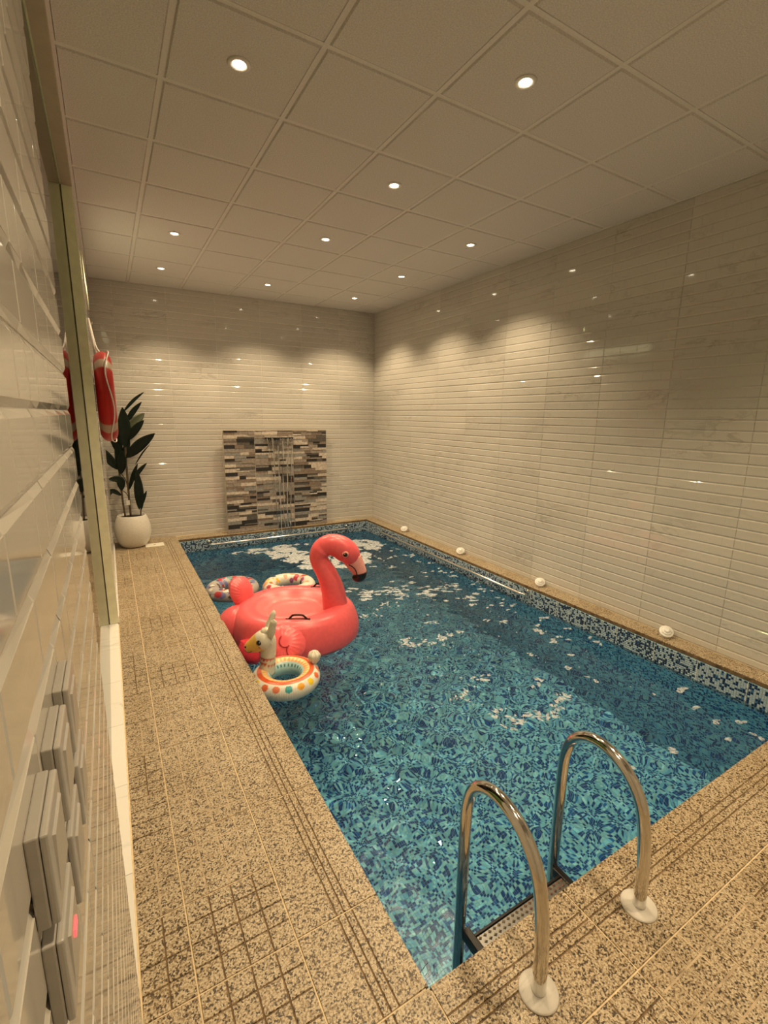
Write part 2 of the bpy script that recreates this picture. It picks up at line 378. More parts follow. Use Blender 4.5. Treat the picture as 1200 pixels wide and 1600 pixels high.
# ---- ceiling: exposed bars and dropped panels on a 0.6 grid
b = MB(); b.box(-0.06, XR+0.2, YB-0.2, YF+0.6, H+0.02, H+0.1)
ceil = b.obj('ceiling', M['tbar']); tag(ceil, 'suspended ceiling of square speckled panels in a bar grid', 'ceiling', kind='structure')
xs = [XL]+[0.6*i for i in range(1, 7)]+[XR]; ys = [YB]+[0.6*j for j in range(-4, 9)]+[YF+0.05]
_cm = {}
def panel_mesh(w_, h_):
    k = (round(w_, 4), round(h_, 4))
    if k not in _cm:
        b = MB(); b.box(0.012, w_-0.012, 0.012, h_-0.012, 0.010, 0.018)
        n = len(b.v); x0, x1, y0, y1, i = 0.016, w_-0.016, 0.016, h_-0.016, 0.006
        b.v += [(x0,y0,0.010),(x1,y0,0.010),(x1,y1,0.010),(x0,y1,0.010),(x0+i,y0+i,0),(x1-i,y0+i,0),(x1-i,y1-i,0),(x0+i,y1-i,0)]
        for q in ((7,6,5,4),(4,5,1,0),(5,6,2,1),(6,7,3,2),(7,4,0,3)): b.f.append(tuple(n+j for j in q)); b.i.append(0)
        _cm[k] = b.mesh('ceiling_panel', M['ceil'])
    return _cm[k]
for i in range(len(xs)-1):
    for j in range(len(ys)-1):
        y1 = ys[j+1]
        if j == len(ys)-2: y1 = far_y((xs[i]+xs[i+1])/2)+0.01
        link('ceiling_panel', panel_mesh(xs[i+1]-xs[i], y1-ys[j]), ceil, loc=(xs[i], ys[j], H-0.003))
for x in xs[1:-1]:
    b = MB(); b.box(-0.012, 0.012, YB, YF+0.1, 0, 0.02); b.obj('grid_bar', M['tbar'], ceil, loc=(x, 0, H+0.002))
for y in ys[1:-1]:
    b = MB(); b.box(XL, XR, -0.012, 0.012, 0, 0.02); b.obj('grid_bar', M['tbar'], ceil, loc=(0, y, H+0.0025))
b = MB(); b.box(XL, XL+0.018, YB, YF+0.2, 0, 0.012); b.obj('edge_trim', M['tbar'], ceil, loc=(0, 0, H-0.012))
b = MB(); b.box(XR-0.018, XR, YB, YF, 0, 0.012); b.obj('edge_trim', M['tbar'], ceil, loc=(0, 0, H-0.006))

# ---- deck: granite tiles with anti-slip grooves on a bed of grout
b = MB()
for (x0, x1, y0, y1) in ((XL-0.1, PX0-0.012, YB-0.1, YF+0.4), (PX1+0.012, XR+0.1, YB-0.1, YF+0.1), (PX0-0.012, PX1+0.012, YB-0.1, PY0-0.012), (PX0-0.012, PX1+0.012, PY1+0.012, YF+0.3)):
    b.box(x0, x1, y0, y1, -0.09, -0.0035)
floor = b.obj('floor', M['deck_grout']); tag(floor, 'speckled beige granite pool deck with grooved anti-slip tiles', 'floor', kind='structure')
_fm = {}
def deck_mesh(name, w_, h_, gx, gy, margin=0.0, ends=None):
    """granite slab; gx, gy groove centre lines (metres in the slab)"""
    k = (name, round(w_, 4), round(h_, 4), tuple(gx), tuple(gy), ends)
    fill = ends or 0
    if k in _fm: return _fm[k]
    b = MB(); g = 0.0022; gw = 0.0019
    b.box(g, w_-g, g, h_-g, -0.03, -0.0032 if fill == 0 else -0.0007, 1+fill)
    def cuts(lst, L):
        e = [g]; 
        for c in lst: e += [c-gw, c+gw]
        e.append(L-g); return [(e[i], e[i+1]) for i in range(0, len(e), 2)]
    for (x0, x1) in cuts(gx, w_):
        for (y0, y1) in cuts(gy, h_):
            if x1-x0 > 0.003 and y1-y0 > 0.003: b.frustum(x0, x1, y0, y1, -0.0032, 0, 0.0012)
    _fm[k] = b.mesh(name, [M['granite'], M['groove'], M['groove_fill']]); return _fm[k]
def grid(lo, hi, phase):            # grooves every 75 mm
    return tuple(round(phase+0.075*i-lo, 4) for i in range(-60, 90) if lo+0.012 < phase+0.075*i < hi-0.012)
# left strip
YJ = [YB]+[-0.417-0.3*i for i in range(7, 0, -1)]+[-0.417+0.3*i for i in range(0, 20)]
YJ = sorted(set(round(y, 4) for y in YJ if YB <= y < 5.2))
XC = [XL, 0.314, 0.6205]
for i in range(2):
    for j in range(len(YJ)):
        y0 = YJ[j]; y1 = YJ[j+1] if j+1 < len(YJ) else far_y(0.3)
        gx = () if i == 0 and j % 3 == 1 else tuple(c for c in ((0.075,) if i == 0 else (0.078, 0.155, 0.232)))
        link('floor_tile', deck_mesh('floor_tile', XC[i+1]-XC[i], y1-y0, gx, grid(y0, y1, y0), ends=random.choices((0, 1), (0.3, 0.7))[0]), floor, loc=(XC[i], y0, 0))
# left coping (three grooves near the pool edge), 0.6 long
CJ = [-0.417+0.6*i for i in range(0, 10)]
CJ = [c for c in CJ if c < 5.0]
def coping(x0, x1, y0, y1, gx, gy): link('coping_tile', deck_mesh('coping_tile', x1-x0, y1-y0, tuple(round(g, 4) for g in gx), tuple(round(g, 4) for g in gy)), floor, loc=(x0, y0, 0))
for j in range(len(CJ)):
    y1 = CJ[j+1] if j+1 < len(CJ) else PY1
    coping(0.6205, PX0, CJ[j], y1, (0.146, 0.173, 0.20), ())
coping(0.6205, PX0, PY0, -0.417, (0.146, 0.173, 0.20), ())
coping(0.6205, PX0, -1.033, PY0, (0.146, 0.173), ())
# near coping and near deck
NJ = [PX0]+[PX0+0.6*i for i in range(1, 5)]+[XR]
for i in range(len(NJ)-1): coping(NJ[i], NJ[i+1], -1.033, PY0, (), (0.148, 0.178, 0.207))
NX = [0.6205]+[0.6205+0.3*i for i in range(1, 12)]+[XR]
NY = [-1.033-0.3*i for i in range(0, 6)]
for i in range(len(NX)-1):
    for j in range(len(NY)-1):
        y0, y1 = max(NY[j+1], YB), NY[j]
        link('floor_tile', deck_mesh('floor_tile', NX[i+1]-NX[i], y1-y0, (0.075, 0.15, 0.225) if i < len(NX)-2 else (), (0.075, 0.15, 0.225), ends=random.choices((0, 1), (0.6, 0.4))[0]), floor, loc=(NX[i], y0, 0))
# right coping, far coping
RJ = [PY0]+[-0.42+0.6*i for i in range(0, 10)]+[YF]
for j in range(len(RJ)-1):
    if RJ[j+1] > RJ[j]+0.01 and RJ[j] < YF-0.05: coping(PX1, XR, RJ[j], min(RJ[j+1], YF), (), ())
FJ = [PX0+0.6*i for i in range(0, 5)]+[PX1]
for i in range(len(FJ)-1): coping(FJ[i], FJ[i+1], PY1, far_y(FJ[i+1]), (), ())
coping(0.6205, PX0, PY1, far_y(0.8), (), ())
# white skirting strip along the left wall
b = MB(); b.box(XL, XL+0.008, DY1, far_y(XL)-0.02, 0, 0.06)
o = b.obj('baseboard_left', M['sill']); tag(o, 'thin white marble skirting along the tiled wall below the life ring', 'baseboard', kind='structure')

# ---- glass door in the left wall
door = empty('door_1', (GX, (DY0+DY1)/2, 0)); tag(door, 'tall sliding glass door in a pale lime frame with marble sill', 'door', kind='structure')
def dpart(name, x0, x1, y0, y1, z0, z1, m, bev=0):
    b = MB(); cy = (DY0+DY1)/2; b.box(x0-GX, x1-GX, y0-cy, y1-cy, z0, z1); o = b.obj(name, m, door)
    if bev: bevel(o, bev)
    return o
dpart('jamb', GX-0.03, XL+0.002, DY1-0.02, DY1+0.004, 0.014, DZ, M['jamb'], 0.002)
dpart('jamb', GX-0.03, XL-0.01, DY0-0.004, DY0+0.02, 0.014, DZ, M['jamb'], 0.002)
dpart('head_frame', GX+0.006, XL+0.003, DY0+0.02, DY1-0.02, DZ, DZ+0.07, M['headframe'], 0.002)
dpart('glass_pane', GX-0.008, GX, DY0+0.02, DY1-0.02, 0.014, DZ, M['glass'])
dpart('gasket', GX+0.0005, GX+0.004, DY1-0.023, DY1-0.02, 0.014, DZ, M['black'])
for k in range(6):
    y0 = DY0+0.002+k*(DY1-DY0)/6
    dpart('sill_slab', GX-0.03, XL-0.004, y0, y0+(DY1-DY0)/6-0.002, -0.003, 0.012, M['sill'], 0.001)
# corridor behind the door
b = MB(); b.box(-1.6, -1.5, -1.2, 3.4, -0.05, H+0.1); b.box(-1.5, -0.06, -1.3, -1.2, -0.05, H+0.1); b.box(-1.5, -0.06, 3.4, 3.5, -0.05, H+0.1)
b.box(-1.5, -0.06, -1.2, 3.4, H, H+0.1); b.box(-1.5, -0.06, -1.2, 3.4, -0.1, -0.002)
o = b.obj('wall_corridor', M['plaster']); tag(o, 'plain yellowish corridor walls seen through the glass door', 'wall', kind='structure')
# small lit high window in the left wall
win = empty('window_1', (XL, 3.63, 2.82)); tag(win, 'small lit high window in the wall above the life ring', 'window', kind='structure')
b = MB(); b.box(0.001, 0.006, -0.60, 0.60, -0.09, 0.09); b.obj('pane', M['lit_pane'], win)
b = MB()
for (y0, y1, z0, z1) in ((-0.62, 0.62, 0.09, 0.11), (-0.62, 0.62, -0.11, -0.09), (-0.62, -0.60, -0.09, 0.09), (0.60, 0.62, -0.09, 0.09)): b.box(0.0005, 0.012, y0, y1, z0, z1)
b.obj('frame', M['jamb'], win)

# ---- pool basin with glass mosaic
basin = empty('pool_basin', ((PX0+PX1)/2, (PY0+PY1)/2, PFLOOR)); tag(basin, 'rectangular pool basin lined with blue and navy glass mosaic', 'pool', kind='structure')
def rel(o): o.location = (-basin.location[0], -basin.location[1], -basin.location[2]); return o
b = MB(); t = 0.08
b.box(PX0-t, PX0-0.004, PY0-t, PY1+t, PFLOOR-0.1, -0.09); b.box(PX1+0.004, PX1+t, PY0-t, PY1+t, PFLOOR-0.1, -0.09)
b.box(PX0-0.004, PX1+0.004, PY0-t, PY0-0.004, PFLOOR-0.1, -0.09); b.box(PX0-0.004, PX1+0.004, PY1+0.004, PY1+t, PFLOOR-0.1, -0.09)
b.box(PX0-0.004, PX1+0.004, PY0-0.004, PY1+0.004, PFLOOR-0.1, PFLOOR-0.003)
# rim between basin wall and coping
b.box(PX0-0.011, PX0-0.004, PY0-0.011, PY1+0.011, -0.09, -0.034); b.box(PX1+0.004, PX1+0.011, PY0-0.011, PY1+0.011, -0.09, -0.034)
b.box(PX0-0.011, PX1+0.011, PY0-0.011, PY0-0.004, -0.09, -0.034); b.box(PX0-0.011, PX1+0.011, PY1+0.004, PY1+0.011, -0.09, -0.034)
shell = rel(b.obj('basin_shell', M['mosaic_grout'], basin))
PT = 0.0155
PAL = np.array([(0.006, 0.085, 0.33), (0.015, 0.17, 0.52), (0.28, 0.77, 0.99), (0.19, 0.62, 0.97), (0.38, 0.86, 0.99)])
PALB = np.array([(0.012, 0.022, 0.075), (0.03, 0.07, 0.17), (0.42, 0.53, 0.62), (0.36, 0.48, 0.58), (0.48, 0.58, 0.64)])
def field(lo_u, hi_u, lo_v, hi_v, fn, skip=None, sheet=12):
    """tile centres over a rectangle; fn(u,v,w)->xyz arrays. returns verts, faces, colours"""
    nu = int((hi_u-lo_u)/PT); nv = int((hi_v-lo_v)/PT)
    iu, iv = np.meshgrid(np.arange(nu), np.arange(nv), indexing='ij'); iu = iu.ravel(); iv = iv.ravel()
    u = lo_u+(iu+.5)*(hi_u-lo_u)/nu; v = hi_v-(iv+.5)*(hi_v-lo_v)/nv
    if skip is not None: k = ~skip(u, v); u, v, iu, iv = u[k], v[k], iu[k], iv[k]
    return u, v
def mosaic_mesh(name, u, v, fn, solid, pal):
    h, ht, th = PT/2-0.0009, PT/2-0.0016, 0.002
    n = len(u); d = np.array([(-1, -1), (1, -1), (1, 1), (-1, 1)])
    lowp = [fn(u+a*h, v+c*h, np.full(n, -th)) for a, c in d]; top = [fn(u+a*(ht if solid else h), v+c*(ht if solid else h), np.zeros(n)) for a, c in d]
    P = np.stack((lowp+top) if solid else top, 1).reshape(-1, 3); k = 8 if solid else 4
    Q = [(4,5,6,7),(0,1,5,4),(1,2,6,5),(2,3,7,6),(3,0,4,7)] if solid else [(0,1,2,3)]
    F = ((np.arange(n)*k)[:, None, None]+np.array(Q)[None]).reshape(-1, 4)
    me = bpy.data.meshes.new(name); me.vertices.add(len(P)); me.vertices.foreach_set('co', P.ravel().astype(np.float32))
    me.loops.add(len(F)*4); me.loops.foreach_set('vertex_index', F.ravel().astype(np.int32))
    me.polygons.add(len(F)); me.polygons.foreach_set('loop_start', (np.arange(len(F))*4).astype(np.int32))
    ch = RNG.choice(5, size=n, p=(0.32, 0.10, 0.24, 0.16, 0.18)); c = pal[ch]*RNG.uniform(0.88, 1.12, (n, 1))
    a = me.color_attributes.new('col', 'FLOAT_COLOR', 'POINT')
    a.data.foreach_set('color', np.c_[np.repeat(c, k, 0), np.ones(n*k)].ravel().astype(np.float32))
    me.materials.append(M['mosaic']); me.update(calc_edges=True); me.validate(); return me
def st(*a): return np.stack(np.broadcast_arrays(*a), -1)
ZT = -0.036
BAND0, BAND1, ROWS = -0.535, -0.07, 10           # singled-out tiles of the waterline band on the right side
BZ = ZT-13*PT            # the waterline band reaches a little below the surface
def sides(nm, lo, hi, fn_, sk=None): return [(nm, lo, hi, PFLOOR, BZ, fn_, None, False, PAL), ('waterline_mosaic', lo, hi, BZ, ZT, fn_, sk, True, PALB)]
faces = [('mosaic_floor', PX0, PX1, PY0, PY1, lambda u, v, w_: st(u, v, PFLOOR+w_), None, False, PAL)]
faces += sides('mosaic_side', PY0, PY1, lambda u, v, w_: st(PX1-w_, u, v), lambda u, v: (u > BAND0) & (u < BAND1) & (v > ZT-ROWS*PT))
faces += sides('mosaic_side', PY0, PY1, lambda u, v, w_: st(PX0+w_, u, v))
faces += sides('mosaic_end', PX0, PX1, lambda u, v, w_: st(u, PY1-w_, v)) + sides('mosaic_end', PX0, PX1, lambda u, v, w_: st(u, PY0+w_, v))
receivers = [shell]
for nm, a, b_, c, d, fn_, sk, sol, pal in faces:
    u, v = field(a, b_, c, d, fn_, sk); o = rel(link(nm, mosaic_mesh(nm, u, v, fn_, sol, pal), basin)); o['kind'] = 'stuff'; receivers.append(o)
tm = {}
for k in ('mosaic_light', 'mosaic_dark', 'mosaic_mid'):
    q = MB(); q.frustum(-0.0069, 0.0069, -0.0069, 0.0069, 0, 0.002, 0.0007); tm[k] = q.mesh('mosaic_tile', M[k])
ncol = round((BAND1-BAND0)/PT)
for i in range(ncol):
    for r in range(ROWS):
        k = random.choices(('mosaic_light', 'mosaic_dark', 'mosaic_mid'), (0.58, 0.38, 0.04))[0]
        p = (PX1+0.002-basin.location[0], BAND0+(i+.5)*(BAND1-BAND0)/ncol-basin.location[1], ZT-(r+.5)*PT-basin.location[2])
        link('mosaic_tile', tm[k], basin, mtx=Matrix(((0, 0, -1, p[0]), (1, 0, 0, p[1]), (0, -1, 0, p[2]), (0, 0, 0, 1))))
q = MB()
for k in range(20):
    y = -0.709+0.32*k
    if y < PY1: q.box(PX1-0.0012, PX1+0.003, y-0.002, y+0.002, -0.30, -0.036)
rel(q.obj('sheet_joint', M['white'], basin))

# ---- water
NXW, NYW = 210, 420
gx = np.linspace(PX0+0.001, PX1-0.001, NXW); gy = np.linspace(PY0+0.001, PY1-0.001, NYW)
GXm, GYm = np.meshgrid(gx, gy, indexing='ij')
Z = np.zeros_like(GXm); rw = np.random.default_rng(3)
for k in range(70):
    lam = np.exp(rw.uniform(math.log(0.05), math.log(0.28))); th = rw.uniform(0, 2*math.pi); ph = rw.uniform(0, 2*math.pi)
    Z += 0.0010*lam*np.sin(2*math.pi/lam*(GXm*math.cos(th)+GYm*math.sin(th))+ph)
far = np.clip((GYm-1.5)/3.0, 0, 1)
Z = WATER+Z*(0.75+1.6*np.clip((GYm-0.2)/2.5, 0, 1))
vw = np.stack([GXm, GYm, Z], -1).reshape(-1, 3)
fw = [(i*NYW+j, (i+1)*NYW+j, (i+1)*NYW+j+1, i*NYW+j+1) for i in range(NXW-1) for j in range(NYW-1)]
water = link('pool_water', mesh('pool_water', vw, fw, M['water'], True)); tag(water, 'clear rippled blue water filling the pool', 'water', kind='stuff')
water.cycles.is_caustics_caster = True
for o in receivers: o.cycles.is_caustics_receiver = True
def wz(x, y):
    i = min(NXW-1, max(0, int((x-gx[0])/(gx[1]-gx[0])))); j = min(NYW-1, max(0, int((y-gy[0])/(gy[1]-gy[0])))); return Z[i, j]

# ================================================================== OBJECTS
# ---- downlights
LAMPS = [(1.5,1.5),(3.5,0.5),(3.5,2.5),(1.5,5.5),(3.5,4.5),(5.5,3.5),(5.5,5.5),(3.5,7.5),(5.5,7.5),(1.5,7.5),
         (1.5,-2.5),(3.5,-1.5),(5.5,-2.5)]
ROWN = {1.5: 'over the deck', 3.5: 'over mid pool', 5.5: 'near the long wall'}; ORD = ('first', 'second', 'third', 'fourth', 'fifth')
for (i, j) in LAMPS:
    d = empty('downlight', (i*0.6, j*0.6, H-0.003)); k = sum(1 for a, c in LAMPS if a == i and c > j)
    tag(d, 'recessed downlight in the ceiling row '+ROWN[i]+', '+ORD[k]+' from the end wall', 'downlight', 'downlights in the suspended ceiling')
    lathe('ring', [(0.030, -0.001), (0.032, -0.006), (0.044, -0.008), (0.052, -0.004), (0.053, 0.0)], M['satin'], d)
    lathe('lens', [(0.0, -0.003), (0.020, -0.0028), (0.0305, -0.001)], M['lens'], d)
    ld = bpy.data.lights.new('spot', 'SPOT'); ld.energy = LAMP_W; ld.color = LAMP_COL; ld.spot_size = math.radians(112); ld.spot_blend = 0.55; ld.shadow_soft_size = 0.03
    ld.cycles.is_caustics_light = True
    lo = bpy.data.objects.new('spot_light', ld); COL.objects.link(lo); lo.parent = d; lo.location = (0, 0, -0.012)
# corridor lamp behind the glass door
cl = empty('corridor_lamp', (-0.8, 1.2, H)); tag(cl, 'round ceiling lamp in the corridor behind the glass door', 'lamp')
lathe('shade', [(0.0, -0.05), (0.12, -0.045), (0.15, -0.02), (0.15, 0.0)], emit_mat('corridor_shade', (1, 0.93, 0.6), 26.0), cl)

# ---- waterfall panel
PXA, PXB, PZ, PYF_ = 1.60, 3.145, 1.475, 5.165
pan = empty('stone_waterfall', ((PXA+PXB)/2, PYF_+0.06, 0)); tag(pan, 'grey and brown strip-stone waterfall panel standing on the far coping', 'panel')
cx, cy = pan.location[0], pan.location[1]
b = MB(); b.box(PXA-cx, PXB-cx, PYF_+0.004-cy, 5.222-cy, 0.001, PZ); b.obj('backing', M['stone_joint'], pan)
z = 0.006; cnt = 0; extra = MB(); rs = random.Random(11)
colsx = [(PXA, 2.033), (2.033, 2.607), (2.607, PXB)]
for (xa, xb) in colsx:
    z = 0.006
    while z < PZ-0.012:
        h = rs.choice((0.032, 0.04, 0.048, 0.052)); h = min(h, PZ-0.004-z)
        x = xa+0.004
        while x < xb-0.006:
            L = rs.uniform(0.09, 0.27); 
            if xb-0.004-x-L < 0.06: L = xb-0.004-x
            pr = rs.choice((0.0, 0.003, 0.006)); mi = rs.choices(range(6), (2.8, 1.3, 2.6, 2.2, 3.0, 1.6))[0]
            hh = h*(rs.choice((1, 1, 1, 0.5)))
            def strip(x0, x1, z0, z1, m):
                q = MB(); q.box(x0-cx, x1-cx, PYF_-pr-cy, PYF_+0.005-cy, z0, z1); link('stone_strip', q.mesh('stone_strip', M['stone'][m]), pan)
            if cnt < 295: strip(x+0.001, x+L-0.001, z+0.001, z+hh-0.0006, mi); cnt += 1
            else: extra.box(x+0.001-cx, x+L-0.001-cx, PYF_-pr-cy, PYF_+0.005-cy, z+0.001, z+hh-0.0006, mi)
            if hh < h: extra.box(x+0.001-cx, x+L-0.001-cx, PYF_-cy, PYF_+0.005-cy, z+hh+0.0006, z+h-0.0006, rs.randrange(6))
            x += L
        z += h
if extra.v:
    e = extra.obj('stone_strips', M['stone'], pan); e['kind'] = 'stuff'
# spout and falling water
sp = empty('waterfall_spout', (2.39, PYF_-0.02, 1.365)); tag(sp, 'narrow steel slot spout near the top of the strip-stone panel', 'spout')
b = MB(); b.box(-0.215, 0.215, -0.05, 0.022, 0.006, 0.014); bevel(b.obj('lip', M['chrome'], sp), 0.002)
b = MB(); b.box(-0.205, 0.205, -0.035, 0.022, -0.012, 0.006); b.obj('slot', M['black'], sp)
def sheet(u, w_):
    x = (u-0.5)*0.40*(1-0.45*w_**0.6)+0.03*w_; zz = -0.004-w_*(1.365-WATER-0.02)
    y = -0.052-0.028*math.sqrt(w_)+0.006*math.sin(u*31+5*w_)+0.008*noise.noise((u*9, w_*7, 0.3))*(1+w_)
    return (x, y, zz)
v, f, _ = surf(48, 90, sheet); o = link('water_sheet', mesh('water_sheet', v, f, M['sheet'], True)); o.location = sp.location
tag(o, 'thin clear sheet of water falling from the steel spout', 'water', kind='stuff')
v = []; f = []
for k in (0, 2, 3, 4, 7):
    u0 = (0.06, 0.11, 0.30, 0.42, 0.55, 0.66, 0.80, 0.93, 0.97)[k]; P = [np.array(sheet(u0+0.02*math.sin(q*0.7+k), q/22*(0.35 if k in (2, 3, 4, 5) else 1)))+V(0, -0.004, 0) for q in range(23)]
    a, c, _ = sweep(P, [0.004+0.003*math.sin(q*1.3+k)**2 for q in range(23)], 6); n0 = len(v); v += a; f += [tuple(n0+j for j in q) for q in c]
for k in range(26):
    u0 = rs.uniform(0.2, 0.98); p = np.array(sheet(u0, rs.uniform(0.005, 0.07))); r = rs.uniform(0.006, 0.016)
    a, c, _ = surf(8, 6, lambda s, t: tuple(p+r*V(math.cos(2*math.pi*s)*math.sin(math.pi*t), -0.4+0.7*math.sin(2*math.pi*s)*math.sin(math.pi*t), 1.3*math.cos(math.pi*t))), wrapu=True)
    n0 = len(v); v += a; f += [tuple(n0+j for j in q) for q in c]
o = link('water_streams', mesh('water_streams', v, f, M['sheet'], True)); o.location = sp.location
tag(o, 'thin strands and droplets of water running down the strip-stone panel', 'water', kind='stuff')

# ---- grab bars
g1 = empty('grab_bar', (2.39, PY1, -0.10)); tag(g1, 'polished steel grab bar on the waterline mosaic under the waterfall panel', 'grab bar')
tube('bar', [(-1.07, -0.01, 0), (-1.065, -0.05, -0.004), (-1.03, -0.06, -0.006), (0, -0.06, -0.006), (1.03, -0.06, -0.006), (1.065, -0.05, -0.004), (1.07, -0.01, 0)], 0.016, M['bar'], g1)
g2 = empty('grab_bar', (PX1, 3.05, -0.085)); tag(g2, 'polished steel grab bar on the waterline mosaic of the long tiled wall side', 'grab bar')
tube('bar', [(-0.01, -1.48, 0), (-0.05, -1.475, 0), (-0.06, -1.44, 0), (-0.06, 0, 0), (-0.06, 1.44, 0), (-0.05, 1.475, 0), (-0.01, 1.48, 0)], 0.016, M['bar'], g2)
for par, pts, ax in ((g1, (-1.07, -0.12, 1.07), 0), (g2, (-1.48, 1.48), 1)):
    for p in pts:
        o = lathe('rosette', [(0.0, 0.022), (0.010, 0.020), (0.022, 0.010), (0.026, 0.0)], M['chrome'], par)
        o.rotation_euler = (math.pi/2, 0, 0) if ax == 0 else (0, -math.pi/2, 0); o.location = (p, 0, 0.03) if ax == 0 else (0, p, 0.03)
        q = MB(); q.box(-0.006, 0.006, -0.006, 0.006, 0, 0.06)
        s = q.obj('bracket', M['chrome'], par); s.rotation_euler = o.rotation_euler; s.location = (p, 0, 0.0) if ax == 0 else (0, p, 0.0)

# ---- air-control knobs on the right coping
for y, wh in ((4.12, 'the one closest to the end wall'), (2.80, 'second from the end wall'), (1.52, 'third from the end wall'), (0.235, 'fourth from the end wall')):
    k = empty('air_knob', (XR-0.062, y, 0)); tag(k, 'white stepped round air knob on the narrow coping, '+wh, 'knob', 'air control knobs along the coping of the tiled wall')
    lathe('base', [(0.040, 0.0), (0.040, 0.012), (0.030, 0.022), (0.022, 0.034)], M['white'], k)
    o = lathe('dial', [(0.0, -0.012), (0.046, -0.012), (0.052, -0.006), (0.052, 0.002), (0.046, 0.006), (0.037, 0.006), (0.036, 0.015), (0.030, 0.018), (0.024, 0.018), (0.023, 0.026), (0.012, 0.029), (0.0, 0.029)], M['white'], k, n=40)
    o.location = (-0.008, -0.006, 0.047); o.rotation_euler = Vector((-0.45, -0.38, 0.8)).to_track_quat('Z', 'Y').to_euler()
    q = MB(); q.box(0.036, 0.058, -0.014, 0.014, 0.0, 0.014); bevel(q.obj('outlet', M['white'], k), 0.003)

# ---- pool ladder
lad = empty('pool_ladder', (1.461, -0.74, 0)); tag(lad, 'steel pool ladder with two arched handrails and marble floor discs', 'ladder')
RAIL = [(-0.917, 0.0), (-0.915, 0.10), (-0.910, 0.20), (-0.896, 0.31), (-0.868, 0.405), (-0.805, 0.482), (-0.72, 0.515), (-0.645, 0.503), (-0.590, 0.455), (-0.563, 0.38), (-0.556, 0.29), (-0.556, 0.15), (-0.557, -0.1), (-0.558, -0.4), (-0.56, -0.8), (-0.56, -1.1)]
for x in (1.205, 1.717):
    P = spline([(x-1.461, y+0.74, z) for y, z in RAIL], 90); v, f, _ = sweep(P, [0.0213]*90, 20)
    link('handrail', mesh('handrail', v, f, M['chrome'], True), lad)
    lathe('flange', [(0.060, 0.0), (0.060, 0.004), (0.056, 0.007), (0.026, 0.008), (0.022, 0.008)], M['flange'], lad, loc=(x-1.461, -0.177, 0))
for k, z in enumerate((-0.165, -0.43, -0.69)):
    s = MB(); s.box(-0.232, 0.232, 0.062, 0.122, -0.020, 0.0); o = s.obj('step', M['brushed'], lad, loc=(0, 0, z)); bevel(o, 0.004)
    s = MB()
    for i in range(20):
        for j in range(3):
            x = -0.22+i*0.0232+(0.0116 if j % 2 else 0); y = 0.074+j*0.018
            if x > 0.235: continue
            n0 = len(s.v); s.v += [(x-0.009, y, 0), (x, y-0.007, 0), (x+0.009, y, 0), (x, y+0.007, 0), (x, y, 0.004)]
            for q in ((0,1,4),(1,2,4),(2,3,4),(3,0,4)): s.f.append(tuple(n0+w_ for w_ in q)); s.i.append(0)
    g = s.obj('tread_studs', M['chrome'], o, loc=(0, 0, 0.0002))
    for sx in (-1, 1):
        c_ = MB(); c_.box(sx*0.245-0.014, sx*0.245+0.014, 0.07, 0.165, -0.05, 0.003); bevel(c_.obj('end_bracket', M['black'], o), 0.003)
    c_ = MB(); c_.box(-0.232, 0.232, 0.123, 0.131, -0.022, 0.003); c_.obj('rubber_edge', M['black'], o)

# ---- wall switches on the near left pier
NAMES = {(0, 0): 'surface switch in the upper row, the one farthest from the glass door', (1, 0): 'surface switch in the middle of the upper row', (2, 0): 'surface switch in the upper row, the one closest to the glass door',
         (0, 1): 'surface switch with red indicator in the lower row, farthest from the glass door', (1, 1): 'surface switch in the middle of the lower row', (2, 1): 'surface switch in the lower row, the one closest to the glass door'}
for c in range(3):
    for r in range(2):
        y0 = -1.306+0.0875*c; z1 = 1.452-0.081*r
        s = empty('wall_switch', (XL, y0+0.032, z1-0.034)); tag(s, 'grey plastic '+NAMES[(c, r)], 'switch', 'wall switches by the glass door')
        q = MB(); q.box(0, 0.0074, -0.032, 0.032, -0.034, 0.034); bevel(q.obj('back_box', M['switch'], s), 0.0012)
        q = MB(); q.box(0.0076, 0.0124, -0.0315, 0.0315, -0.0335, 0.0335); bevel(q.obj('cover', M['switch_face'], s), 0.0015)
        n0 = [(0.0122, -0.020, -0.022), (0.0122, 0.020, -0.022), (0.0122, 0.020, 0.022), (0.0122, -0.020, 0.022), (0.0128, -0.019, -0.021), (0.0128, 0.019, -0.021), (0.0142, 0.019, 0.021), (0.0142, -0.019, 0.021)]
        rk = link('rocker', mesh('rocker', n0, [(4,5,6,7),(0,1,5,4),(1,2,6,5),(2,3,7,6),(3,0,4,7)], M['switch_face']), s)
        if (c, r) == (0, 1):
            q = MB(); q.box(0.0132, 0.0150, -0.006, 0.006, 0.004, 0.010); q.obj('indicator', M['red_ind'], s)

# ---- cover plate on the deck
b = MB(); b.box(-0.11, 0.11, -0.085, 0.085, 0.0, 0.008); o = b.obj('access_cover', M['cover'], loc=(0.625, 4.985, 0.0003)); bevel(o, 0.004); tag(o, 'pale rectangular access cover set on the deck beside the plant pot', 'cover plate')
lathe('finger_hole', [(0.0, 0.0085), (0.012, 0.0085), (0.013, 0.008)], M['groove'], o)

